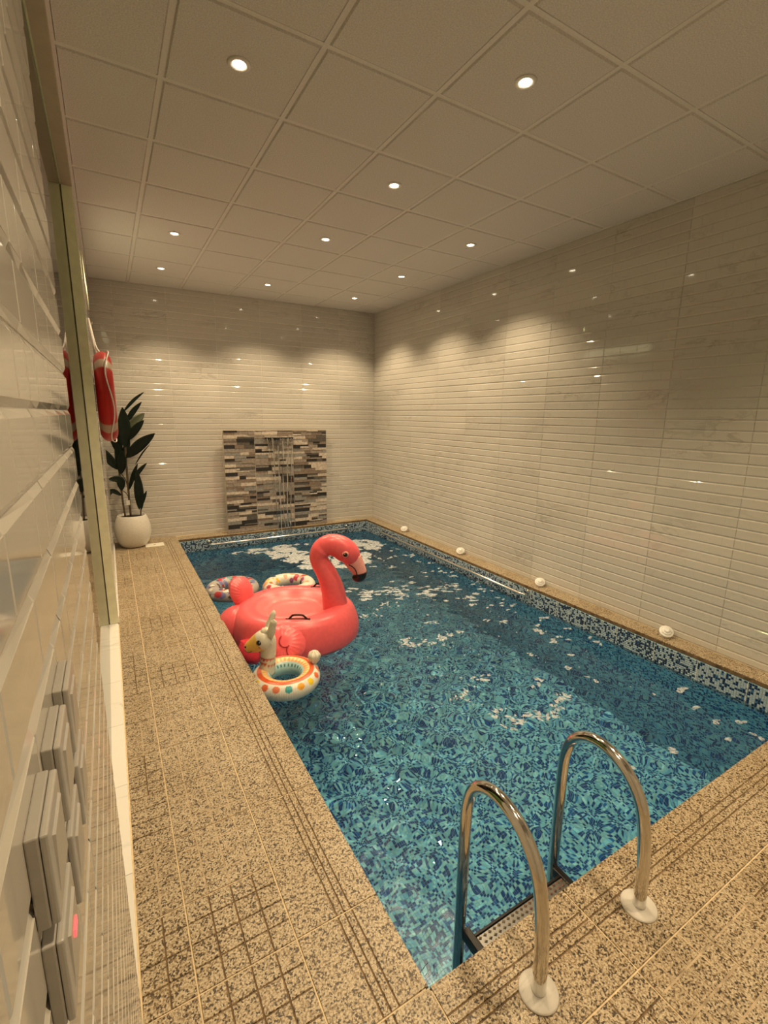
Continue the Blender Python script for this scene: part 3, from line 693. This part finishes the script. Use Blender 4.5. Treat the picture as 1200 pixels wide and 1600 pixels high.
# ---- life ring on the left wall
LR = V(XL+0.075, 2.98, 1.82); ring = empty('life_ring', tuple(LR)); tag(ring, 'red life ring with pale bands and white grab rope on the tiled wall', 'life ring')
RO, RT = 0.285, 0.075
def lrf(u, w_):
    a = 2*math.pi*u; t_ = 2*math.pi*w_; r = RO+RT*math.cos(t_); return (RT*0.86*math.sin(t_), r*math.cos(a), r*math.sin(a))
def lrc(u, w_, p):
    d = min(abs(((u-k/4-0.125+0.5) % 1)-0.5) for k in range(4)); return (0.50, 0.40, 0.31) if d < 0.022 else (0.50, 0.009, 0.006)
v, f, c = surf(128, 24, lrf, True, True, lrc); link('ring_body', mesh('ring_body', v, f, M['buoy'], True, c), ring)
P = []
for k in range(97):
    a = 2*math.pi*k/96; ph = abs(((k/24-0.5+0.5) % 1)-0.5)*2; rr = RO+RT*0.98+0.006-0.05*0*ph
    P.append((0.030+0.018*math.sin(4*a+0.5), rr*math.cos(a), rr*math.sin(a)))
tube('grab_rope', P, 0.0048, M['rope'], ring, n=8)
tube('hanging_rope', [(-0.03, 0.05, 0.345), (-0.045, 0.10, 0.42), (-0.065, 0.20, 0.60), (-0.066, 0.22, 0.64), (-0.06, 0.22, 0.60), (-0.035, 0.10, 0.42), (-0.01, 0.0, 0.352)], 0.006, M['rope'], ring, n=8, npts=40)
hk = empty('wall_hook', (XL, 3.20, 2.42)); tag(hk, 'small metal wall hook carrying the rope of the life ring', 'hook')
tube('hook_arm', [(0.0, 0, 0.0), (0.02, 0, -0.004), (0.03, 0, 0.004), (0.032, 0, 0.016)], 0.004, M['chrome'], hk, n=8, npts=14)
lathe('hook_plate', [(0.0, 0.004), (0.012, 0.004), (0.014, 0.0)], M['chrome'], hk).rotation_euler = (0, math.pi/2, 0)

# ---- potted plant
PP = (0.395, 5.08, 0.0); plant = empty('potted_plant', PP); tag(plant, 'dark leafy potted plant in a round white pot beside the end wall', 'plant')
lathe('pot', [(0.0, 0.0), (0.11, 0.0), (0.145, 0.012), (0.185, 0.08), (0.212, 0.18), (0.208, 0.27), (0.185, 0.36), (0.165, 0.405), (0.160, 0.412), (0.152, 0.405), (0.150, 0.37)], M['pot'], plant, n=48)
lathe('soil', [(0.0, 0.392), (0.08, 0.390), (0.152, 0.382)], M['soil'], plant, n=32)
KX, KZ = 0.001355*1.03, 0.001355      # metres per pixel of the study crop at the plant's distance
def pc(x, y, dy=0.0):
    X = (x-290)*0.00152; return V(X, dy, 0.405+(1300-y)*0.00149)
def leaf(b0, t0, wd, dy=0.0, m='leaf', mid=None, fold=0.25):
    B = pc(*b0, dy*0.3); T = pc(*t0, dy); Mid = pc(*mid, dy*0.6) if mid else (B+T)/2+V(0, 0, 0.02)
    P = spline([B, Mid, T], 15); T_ = np.gradient(P, axis=0); T_ /= np.linalg.norm(T_, axis=1)[:, None]
    v = []; f = []; Wm = wd*0.00152/2; view = V(0.25, -1, 0.1); view /= np.linalg.norm(view)
    for i, p in enumerate(P):
        s = i/14; wv = Wm*max(0.02, math.sin(math.pi*min(1, s**0.85))**0.75); sd = np.cross(T_[i], view); sd /= np.linalg.norm(sd)+1e-9; nr = np.cross(sd, T_[i])
        for q in (-1, -0.5, 0, 0.5, 1): v.append(p+sd*wv*q+nr*wv*fold*abs(q))
        for q in (1, 0.5, 0, -0.5, -1): v.append(p+sd*wv*q*0.98+nr*(wv*fold*abs(q))-nr*0.003)
    v = [(max(p[0], -0.212), p[1], p[2]) for p in v]
    for i in range(14):
        for k in range(10): f.append((i*10+k, i*10+(k+1) % 10, (i+1)*10+(k+1) % 10, (i+1)*10+k))
    return link('leaf', mesh('leaf', v, f, M[m], True), plant)
for a in (((215, 560), (118, 60), 80, -0.05), ((300, 430), (470, 258), 26, 0.05), ((310, 520), (440, 343), 42, -0.05), ((320, 590), (460, 435), 75, 0.12, 'leaf2'), ((315, 660), (445, 492), 62, -0.05),
          ((290, 720), (297, 390), 98, -0.1), ((290, 805), (515, 600), 88, -0.12), ((350, 870), (480, 690), 12, 0.0), ((222, 900), (75, 690), 72, -0.1), ((240, 940), (268, 740), 72, -0.12),
          ((230, 760), (200, 520), 66, 0.05), ((240, 930), (235, 640), 62, -0.03), ((288, 1080), (370, 850), 36, -0.05), ((318, 1010), (443, 857), 36, 0.05), ((368, 1255), (352, 890), 66, -0.08),
          ((352, 1255), (330, 1010), 40, -0.1), ((378, 1215), (420, 1095), 26, 0.0), ((238, 820), (250, 600), 60, 0.1), ((262, 860), (330, 640), 55, 0.08)):
    leaf(*a)
leaf((236, 1080), (145, 972), 66, -0.08, mid=(225, 985)); leaf((232, 1120), (95, 1168), 40, -0.1, mid=(160, 1075))
for pts, r in (([(242, 1310), (235, 1150), (232, 900), (235, 760)], 0.0115), ([(283, 1310), (284, 1100), (289, 780), (292, 690)], 0.0125), ([(358, 1310), (362, 1270), (368, 1230)], 0.008), ([(284, 1150), (262, 1100), (240, 1080)], 0.005), ([(284, 1060), (268, 985), (240, 930)], 0.006)):
    tube('stem', [pc(*p) for p in pts], r, M['stem'], plant, n=8, npts=20)
q = MB(); p = pc(273, 1185, -0.02); q.box(p[0]-0.02, p[0]+0.02, p[1]-0.002, p[1], p[2]-0.03, p[2]+0.03); q.obj('care_tag', M['white'], plant)

# ---- inflatable flamingo
FL = empty('inflatable_flamingo', (1.50, 2.13, WATER), math.radians(-28)); tag(FL, 'large coral pink inflatable flamingo floating in the pool', 'pool float')
PK = (0.91, 0.135, 0.155); PK2 = (0.91, 0.19, 0.20); RD = (0.74, 0.045, 0.07)
A_, B_ = 0.575, 0.50
PROF = [(0.0, 0.200), (0.22, 0.202), (0.34, 0.214), (0.42, 0.204), (0.47, 0.212), (0.55, 0.240), (0.66, 0.272), (0.78, 0.276), (0.89, 0.245), (0.96, 0.175), (1.0, 0.075), (0.985, -0.02), (0.92, -0.085), (0.80, -0.11), (0.4, -0.10), (0.0, -0.10)]
PR = spline(PROF, 64)
def bodyf(u, w_):
    a = 2*math.pi*u; r, z = PR[min(63, int(round(w_*63)))]; r = max(r, 0)
    e = 1+0.05*math.cos(a)-0.03*math.cos(2*a)
    z += 0.0022*math.sin(80*a)*max(0, min(1, (r-0.8)*6))*(1 if z < 0.2 else 0)
    return (A_*r*e*math.cos(a), B_*r*e*math.sin(a)*(1-0.06*math.cos(a)), z)
def bodyc(u, w_, p): return PK2 if p[2] > 0.19 and (p[0]/A_)**2+(p[1]/B_)**2 < 0.3 else PK
v, f, c = surf(160, 64, bodyf, True, False, bodyc); body = link('body', mesh('body', v, f, M['pink'], True, c), FL)
# neck and head: one swept skin
NB = 0.37
NECK = [(0.012, 0.20, 0.112), (0.002, 0.29, 0.108), (-0.016, 0.40, 0.100), (-0.062, 0.53, 0.090), (-0.118, 0.635, 0.080), (-0.132, 0.70, 0.080), (-0.100, 0.762, 0.088), (-0.035, 0.795, 0.094), (0.035, 0.785, 0.100), (0.090, 0.752, 0.104), (0.130, 0.715, 0.098), (0.156, 0.672, 0.080), (0.172, 0.640, 0.062)]
NP = spline(NECK, 60); P = [(NB+x, 0, z) for x, z, r in NP]
def neckr(i): r = NP[i][2]; return (r*(1.0 if i < 30 else 0.86), r*(1+(0.012*math.cos(i*3.1) if i > 36 else 0)))
v, f, c = sweep(P, [neckr(i) for i in range(60)], 28, side=(0, 1, 0), colf=lambda t, a, p: PK)
neck = link('neck', mesh('neck', v, f, M['pink'], True, c), FL)
BK = spline([(0.160, 0.668, 0.070), (0.182, 0.630, 0.064), (0.204, 0.590, 0.057), (0.222, 0.548, 0.052), (0.222, 0.515, 0.046), (0.200, 0.500, 0.036), (0.175, 0.503, 0.022), (0.160, 0.512, 0.006)], 36)
def bkc(t, a, p): return (0.012, 0.008, 0.010) if t > 0.43 else (0.92, 0.40, 0.36)
v, f, c = sweep([(NB+x, 0, z) for x, z, r in BK], [(r*0.86, r*1.2) for x, z, r in BK], 24, side=(0, 1, 0), colf=bkc)
beak = link('beak', mesh('beak', v, f, M['pink'], True, c), FL)
tube('mouth_line', [(NB+0.130, -0.072, 0.640), (NB+0.160, -0.068, 0.622), (NB+0.185, -0.060, 0.592), (NB+0.198, -0.053, 0.555), (NB+0.199, -0.047, 0.53)], 0.005, M['black'], beak, n=6, npts=20)
for s in (-1, 1):
    e = lathe('eye', [(0.0, 0.008), (0.020, 0.006), (0.031, -0.002)], simple('eye_ring', (0.90, 0.34, 0.28), 0.3), neck, n=24); e.location = (NB+0.102, s*0.0885, 0.735); e.rotation_euler = (-s*math.pi/2, 0, 0)
    q = lathe('pupil', [(0.0, 0.012), (0.013, 0.011), (0.020, 0.005)], M['black'], neck, n=20); q.location = (NB+0.102, s*0.0885, 0.735); q.rotation_euler = (-s*math.pi/2, 0, 0)
    q = lathe('eye_glint', [(0.0, 0.012), (0.003, 0.0115), (0.005, 0.009)], M['white_dot'], neck, n=12); q.location = (NB+0.096, s*0.0885, 0.743); q.rotation_euler = (-s*math.pi/2, 0, 0)
    q = lathe('nostril', [(0.0, 0.004), (0.005, 0.0)], M['black'], beak, n=10); q.location = (NB+0.222, s*0.044, 0.605); q.rotation_euler = (-s*math.pi/2, 0, 0)
# wings: pleated pillows hanging over the tube
WO = [(-0.15, 0.10), (0.0, 0.155), (0.12, 0.13), (0.185, 0.05), (0.19, -0.06), (0.13, -0.13), (0.04, -0.15), (-0.05, -0.14), (-0.13, -0.12), (-0.19, -0.03)]
for s in (-1, 1):
    T = V(0, -s*0.62, 0.78); N = V(0, s*0.78, 0.62)
    pillow('wing', [(x, y) for x, y in WO], 0.085, M['pink'], FL, (V(-0.02 if s < 0 else 0.12, s*(B_*0.98), 0.135), V(1, 0, 0), T, N), pleat=1.0, col=lambda p, q: PK)
    pillow('wing_lobe', [(-0.11, 0.06), (0.0, 0.09), (0.09, 0.06), (0.11, -0.02), (0.05, -0.10), (-0.06, -0.10), (-0.12, -0.03)], 0.06, M['pink'], FL, (V(-0.25 if s < 0 else -0.10, s*(B_*0.98), 0.075), V(0.94, s*0.34, 0), T, N), pleat=0.5, col=lambda p, q: RD)
    w_o = V(-0.02 if s < 0 else 0.12, s*(B_*0.98), 0.135)
    for (x, y) in ((-0.06, 0.0), (0.05, 0.0), (0.0, -0.085), (0.11, -0.07)):
        P = [w_o+V(1, 0, 0)*(x+0.045*math.cos(t_))+T*(y+0.05*math.sin(t_))+N*(0.084*math.sqrt(max(0, 1-(math.hypot((x+0.045*math.cos(t_))/0.19, (y+0.05*math.sin(t_))/0.155))**2.6))+0.010) for t_ in np.linspace(math.pi*0.75, math.pi*1.75, 9)]
        tube('feather_line', P, 0.005, simple('dark_red_print', (0.42, 0.015, 0.03), 0.4), FL, n=5)
# tail
pillow('tail_fan', [(-0.10, -0.10), (-0.13, 0.02), (-0.09, 0.12), (0.0, 0.15), (0.09, 0.12), (0.12, 0.02), (0.08, -0.10)], 0.07, M['pink'], FL, (V(-A_*0.80, 0.10, 0.315), V(0.5, 0.87, 0), V(-0.25, 0.12, 0.96), V(-0.85, 0.45, 0.25)), pleat=1.0, col=lambda p, q: PK)
def tb(u, w_):
    a = 2*math.pi*u; t_ = math.pi*w_; return (-A_*0.80+0.17*math.cos(a)*math.sin(t_), -0.08+0.19*math.sin(a)*math.sin(t_), 0.10+0.165*math.cos(t_)+0.003*math.sin(30*a)*math.sin(t_))
v, f, c = surf(48, 24, tb, True, False, lambda u, w_, p: tuple(k*0.9 for k in PK)); link('tail_cushion', mesh('tail_cushion', v, f, M['pink'], True, c), FL)
for s in (-1, 1):
    hx = 0.10 if s < 0 else 0.22
    tube('handle', [(hx-0.075, s*0.36, 0.274), (hx-0.05, s*0.362, 0.30), (hx-0.03, s*0.364, 0.312), (hx+0.03, s*0.364, 0.312), (hx+0.05, s*0.362, 0.30), (hx+0.075, s*0.36, 0.274)], 0.0085, M['black'], FL, n=8, npts=24)
    q = MB(); q.box(hx-0.10, hx+0.10, s*0.36-0.012, s*0.36+0.012, 0.270, 0.279); q.obj('handle_base', M['black'], FL)
for x, y in ((-0.26, 0.30), (-0.30, 0.24)): lathe('air_valve', [(0.012, 0.0), (0.012, 0.008), (0.0, 0.009)], simple('valve_pink', (0.75, 0.12, 0.10), 0.3), FL, n=14, loc=(x, y, 0.272))

# ---- inflatable llama swim ring
LM = empty('llama_swim_ring', (1.175, 1.355, WATER), math.radians(-28)); LM.scale = (0.94, 0.94, 0.94); tag(LM, 'white inflatable llama swim ring with colourful dots, floating by the coping', 'swim ring')
R1, R2 = 0.182, 0.075
def lf(u, w_):
    a = 2*math.pi*u; t_ = 2*math.pi*w_; r = R1+R2*math.cos(t_); k = 1+0.008*math.cos(96*a)*(1 if math.cos(t_) > 0.2 else 0)
    return (r*math.cos(a)*k, r*math.sin(a)*k, 0.048+R2*0.98*math.sin(t_))
DOTS = [(-0.60, (0.85, 0.23, 0.10)), (-0.42, (0.9, 0.55, 0.03)), (-0.27, (0.86, 0.36, 0.02)), (-0.10, (0.08, 0.42, 0.45)), (0.08, (0.80, 0.20, 0.09))]
def lc(u, w_, p):
    a = 2*math.pi*u; t_ = 360*w_; CR = (0.84, 0.80, 0.70)
    if 66 < t_ < 92: base = (0.80, 0.12, 0.035) if (u > 0.55 or u < 0.25) else (0.80, 0.18, 0.12)
    elif 92 <= t_ < 128:
        base = (0.86, 0.66, 0.28)
        if abs(((u*30) % 1)-0.5)*2 < (t_-92)/36: base = (0.84, 0.36, 0.14)
    elif 128 <= t_ < 205:
        base = (0.45, 0.66, 0.66)
        if abs(t_-152) < 9 and abs(((u*26) % 1)-0.5) < 0.2: base = (0.05, 0.22, 0.28)
    else: base = CR
    for k in range(12):
        ua = 0.79+(k-4)*0.060; du = ((u-ua+0.5) % 1)-0.5; dt = (t_-38)
        if (du*2*math.pi*0.235)**2+(math.radians(dt)*R2)**2 < 0.0265**2:
            base = ((0.80, 0.23, 0.12), (0.06, 0.40, 0.42), (0.88, 0.40, 0.03), (0.9, 0.62, 0.03), (0.80, 0.16, 0.05))[(k+2) % 5]
    return base
v, f, c = surf(240, 80, lf, True, True, lc); link('ring_tube', mesh('ring_tube', v, f, M['print'], True, c), LM)
CRM = (0.80, 0.75, 0.62); YL = (0.88, 0.52, 0.12)
NKP = spline([(-0.150, 0.07, 0.062), (-0.142, 0.15, 0.060), (-0.135, 0.23, 0.058), (-0.132, 0.31, 0.060), (-0.128, 0.365, 0.052), (-0.122, 0.40, 0.030), (-0.118, 0.415, 0.006)], 40)
def lnc(t, a, p):
    z = p[2]
    for z0, ph in ((0.165, 0), (0.215, 1.5)):
        if abs(z-z0-0.012*math.sin(a*1.0+ph)) < 0.0035: return (0.55, 0.06, 0.05)
        if 0 < z0+0.012*math.sin(a+ph)-z < 0.022*(1-abs(((a*2.2+ph) % 1)-0.5)*2): return ((0.75, 0.25, 0.03), (0.6, 0.06, 0.10))[int(a*2.2+ph) % 2]
    return CRM
v, f, c = sweep([(x, 0.035, z) for x, z, r in NKP], [(r*0.9, r) for x, z, r in NKP], 64, side=(0, 1, 0), colf=lnc)
nk = link('neck', mesh('neck', v, f, M['print'], True, c), LM)
HDP = spline([(-0.105, 0.365, 0.055), (-0.150, 0.350, 0.080), (-0.195, 0.328, 0.074), (-0.240, 0.305, 0.058), (-0.276, 0.290, 0.044), (-0.298, 0.283, 0.026), (-0.306, 0.281, 0.005)], 40)
def lhc(t, a, p):
    if t > 0.93 and p[2] > 0.295: return (0.80, 0.62, 0.35)
    return YL if t > 0.30 else CRM
v, f, c = sweep([(x, 0.02, z) for x, z, r in HDP], [(r*0.82, r) for x, z, r in HDP], 40, side=(0, 1, 0), colf=lhc)
hd = link('head', mesh('head', v, f, M['print'], True, c), LM)
for s in (-1, 1):
    yy = 0.02+s*0.061
    q = lathe('eye', [(0.0, 0.008), (0.014, 0.006), (0.022, -0.002)], M['black'], hd, n=20); q.location = (-0.182, yy, 0.352); q.rotation_euler = (-s*math.pi/2, 0, 0)
    q = lathe('eye_glint', [(0.0, 0.008), (0.003, 0.0075), (0.004, 0.005)], M['white_dot'], hd, n=10); q.location = (-0.178, yy, 0.359); q.rotation_euler = (-s*math.pi/2, 0, 0)
    q = lathe('cheek', [(0.0, 0.003), (0.010, 0.002), (0.013, -0.002)], simple('cheek_pink', (0.80, 0.26, 0.16), 0.4), hd, n=16); q.location = (-0.178, yy-s*0.002, 0.316); q.rotation_euler = (-s*math.pi/2, 0, 0)
    EP = spline([(-0.130, 0.395, 0.020), (-0.128, 0.44, 0.028), (-0.122+0.012*s, 0.49, 0.024), (-0.112+0.02*s, 0.54, 0.020), (-0.108+0.02*s, 0.565, 0.004)] if s > 0 else [(-0.105, 0.385, 0.022), (-0.095, 0.43, 0.029), (-0.082, 0.48, 0.026), (-0.072, 0.515, 0.022), (-0.070, 0.535, 0.004)], 30)
    v, f, c = sweep([(x, 0.02+s*0.032+s*0.02*(i/29), z) for i, (x, z, r) in enumerate(EP)], [(r*0.7, r*(1+0.06*math.cos(i*2.2))) for i, (x, z, r) in enumerate(EP)], 20, side=(0, 1, 0), colf=lambda t, a, p: CRM)
    link('ear', mesh('ear', v, f, M['print'], True, c), hd)
q = lathe('nose', [(0.0, 0.004), (0.006, 0.003), (0.009, 0.0)], M['black'], hd, n=12); q.location = (-0.292, -0.008, 0.304); q.rotation_euler = (math.pi/2, -0.6, 0)
tube('mouth_line', [(-0.302, 0.000, 0.276), (-0.285, -0.013, 0.268), (-0.262, -0.022, 0.268), (-0.242, -0.029, 0.278)], 0.0022, M['black'], hd, n=6, npts=14)
v = []; f = []
def tuft(u, w_):
    a = 2*math.pi*u; t_ = math.pi*w_; k = 1+0.10*math.cos(7*a)*math.sin(t_)+0.05*math.cos(5*t_); return (0.205+0.046*k*math.cos(a)*math.sin(t_), 0.10+0.046*k*math.sin(a)*math.sin(t_), 0.165+0.052*k*math.cos(t_))
v, f, c = surf(56, 28, tuft, True, False, lambda u, w_, p: CRM); link('tail', mesh('tail', v, f, M['print'], True, c), LM)
TP = spline([(-0.165, 0.395, 0.028), (-0.15, 0.415, 0.032), (-0.125, 0.42, 0.028), (-0.10, 0.41, 0.014)], 16)
v, f, c = sweep([(x, 0.02, z) for x, z, r in TP], [(r, r*(1+0.08*math.cos(i*2.5))) for i, (x, z, r) in enumerate(TP)], 20, side=(0, 1, 0), colf=lambda t, a, p: (0.84, 0.78, 0.62)); link('forelock', mesh('forelock', v, f, M['print'], True, c), hd)

# ---- two printed swim rings behind the flamingo
def swim_ring(loc, R, r, seed, label, pal, base):
    e = empty('swim_ring', (loc[0], loc[1], WATER)); tag(e, label, 'swim ring')
    rr = random.Random(seed); sp_ = [(rr.random(), rr.uniform(0.0, 0.5), rr.uniform(0.014, 0.034), rr.choice(pal)) for _ in range(64)]
    def fn_(u, w_):
        a = 2*math.pi*u; t_ = 2*math.pi*w_; q = R+r*math.cos(t_)*(1+0.01*math.cos(60*a)); return (q*math.cos(a), q*math.sin(a), 0.045+r*math.sin(t_))
    def cf(u, w_, p):
        for (su, sw, sr, sc) in sp_:
            du = ((u-su+.5) % 1-.5)*2*math.pi*R; dw = ((w_-sw+.5) % 1-.5)*2*math.pi*r
            if du*du+dw*dw < sr*sr: return sc
        return base
    v, f, c = surf(150, 48, fn_, True, True, cf); link('ring_tube', mesh('ring_tube', v, f, M['print'], True, c), e)
    lathe('air_valve', [(0.011, 0.0), (0.011, 0.012), (0.0, 0.014)], M['white'], e, n=12, loc=(-R*0.6, -R*0.8, 0.045+r-0.004))
swim_ring((1.235, 3.30), 0.205, 0.072, 5, 'clear printed swim ring with dark blue and red shapes beside the left coping', [(0.05, 0.06, 0.22), (0.5, 0.05, 0.06), (0.10, 0.07, 0.06), (0.15, 0.32, 0.32), (0.75, 0.70, 0.60), (0.20, 0.2, 0.42)], (0.42, 0.39, 0.37))
swim_ring((1.80, 3.10), 0.215, 0.072, 9, 'white swim ring with bright yellow, red and black print behind the flamingo', [(0.85, 0.5, 0.03), (0.5, 0.05, 0.08), (0.03, 0.03, 0.04), (0.30, 0.10, 0.25), (0.75, 0.35, 0.2)], (0.74, 0.70, 0.62))

# ---- foam on the water
def fb(x, y, s, o=0): return noise.fractal((x*s, y*s, o), 0.6, 2.0, 4)
fv = []; ff = []
def blob(x, y, r, el=1.0, th=0.0, hz=0.004):
    n0 = len(fv); z = wz(x, y); k = 9
    ph = random.random()*6
    for ring_, (s, h) in enumerate(((1.0, 0.0012), (0.55, hz))):
        for q in range(k):
            a = 2*math.pi*q/k; rr = r*s*(1+0.28*math.sin(2*a+ph)+0.18*math.sin(3*a+ph*2)); X = rr*math.cos(a)*el; Y = rr*math.sin(a)
            px, py = x+X*math.cos(th)-Y*math.sin(th), y+X*math.sin(th)+Y*math.cos(th)
            px = min(max(px, PX0+0.004), PX1-0.004); py = min(max(py, PY0+0.004), PY1-0.004)
            fv.append((px, py, wz(px, py)+h+0.0006))
    for q in range(k): ff.append((n0+q, n0+(q+1) % k, n0+k+(q+1) % k, n0+k+q))
    ff.append(tuple(n0+k+q for q in range(k)))
SRC = [  # centre, semi-axes, rotation, count, size range
    ((2.35, 4.25), (0.30, 0.55), 0.5, 1500), ((2.65, 3.75), (0.55, 0.22), -0.25, 1300), ((2.95, 3.9), (0.30, 0.22), 0.2, 500), ((3.35, 4.35), (0.28, 0.30), 0.4, 700), ((2.1, 4.75), (0.55, 0.12), 0.0, 250)]
for (c0, c1), (ra, rb), th, n in SRC:
    for _ in range(n):
        a = random.random()*2*math.pi; q = math.sqrt(random.random()); X, Y = ra*q*math.cos(a), rb*q*math.sin(a)
        x, y = c0+X*math.cos(th)-Y*math.sin(th), c1+X*math.sin(th)+Y*math.cos(th)
        if PX0+.05 < x < PX1-.05 and PY0+.05 < y < PY1-.03 and fb(x, y, 5.0, 2)+0.25*(1-q) > 0.0: blob(x, y, random.uniform(0.008, 0.034), random.uniform(1, 2), random.random()*3, 0.006)
# curling wisps over the floor jets
for (x0, y0, ra, a0, a1, n) in ((2.50, 1.50, 0.21, 3.0, 5.9, 200), (2.62, 1.62, 0.10, 0, 1.5, 30), (2.53, 0.37, 0.24, 3.1, 5.9, 260), (2.50, 0.56, 0.24, 1.2, 3.2, 120), (2.74, 0.50, 0.07, 4, 7, 30), (2.25, 2.35, 0.3, 4.5, 6.2, 60)):
    for _ in range(n):
        a = random.uniform(a0, a1); r = ra*(1+0.5*fb(math.cos(a)*2+x0, math.sin(a)*2, 1.6, 4)+random.gauss(0, 0.12)); x, y = x0+r*1.25*math.cos(a), y0+r*0.72*math.sin(a)
        if fb(x, y, 9.0, 5) > -0.08: blob(x, y, random.uniform(0.003, 0.012), random.uniform(1, 2.4), a+1.57+random.gauss(0, 0.5), 0.002)
# flecks drifting along the tiled-wall side and towards the far end
n = 0
while n < 420:
    x = PX1-0.05-abs(random.gauss(0, 0.45)); y = random.uniform(-0.6, 4.4)
    if x < 2.0: continue
    if fb(x, y, 3.0, 7) > 0.02 and random.random() < 0.30+0.7*min(1, max(0, (y-0.3)/2.5)):
        for _ in range(random.choice((1, 1, 2, 3))): blob(x+random.gauss(0, 0.02), y+random.gauss(0, 0.02), random.uniform(0.004, 0.021), random.uniform(1, 2.4), random.uniform(-0.6, 0.6), 0.002)
    n += 1
for _ in range(260):
    x, y = random.uniform(1.5, 3.7), random.uniform(0.4, 3.4); blob(x, y, random.uniform(0.002, 0.007), 1.3, 0, 0.002)
# broken band of froth between the flamingo's head and the wall
for _ in range(330):
    t_ = random.random(); x = 2.35+1.25*t_; y = 2.62-0.55*t_+random.gauss(0, 0.13)
    if fb(x, y, 4.5, 3) > 0.03: blob(x, y, random.uniform(0.006, 0.024), random.uniform(1.2, 2.6), -0.4, 0.003)
o = link('water_foam', mesh('water_foam', fv, ff, M['foam'], True)); tag(o, 'white foam patches and flecks drifting on the pool water', 'foam', kind='stuff')
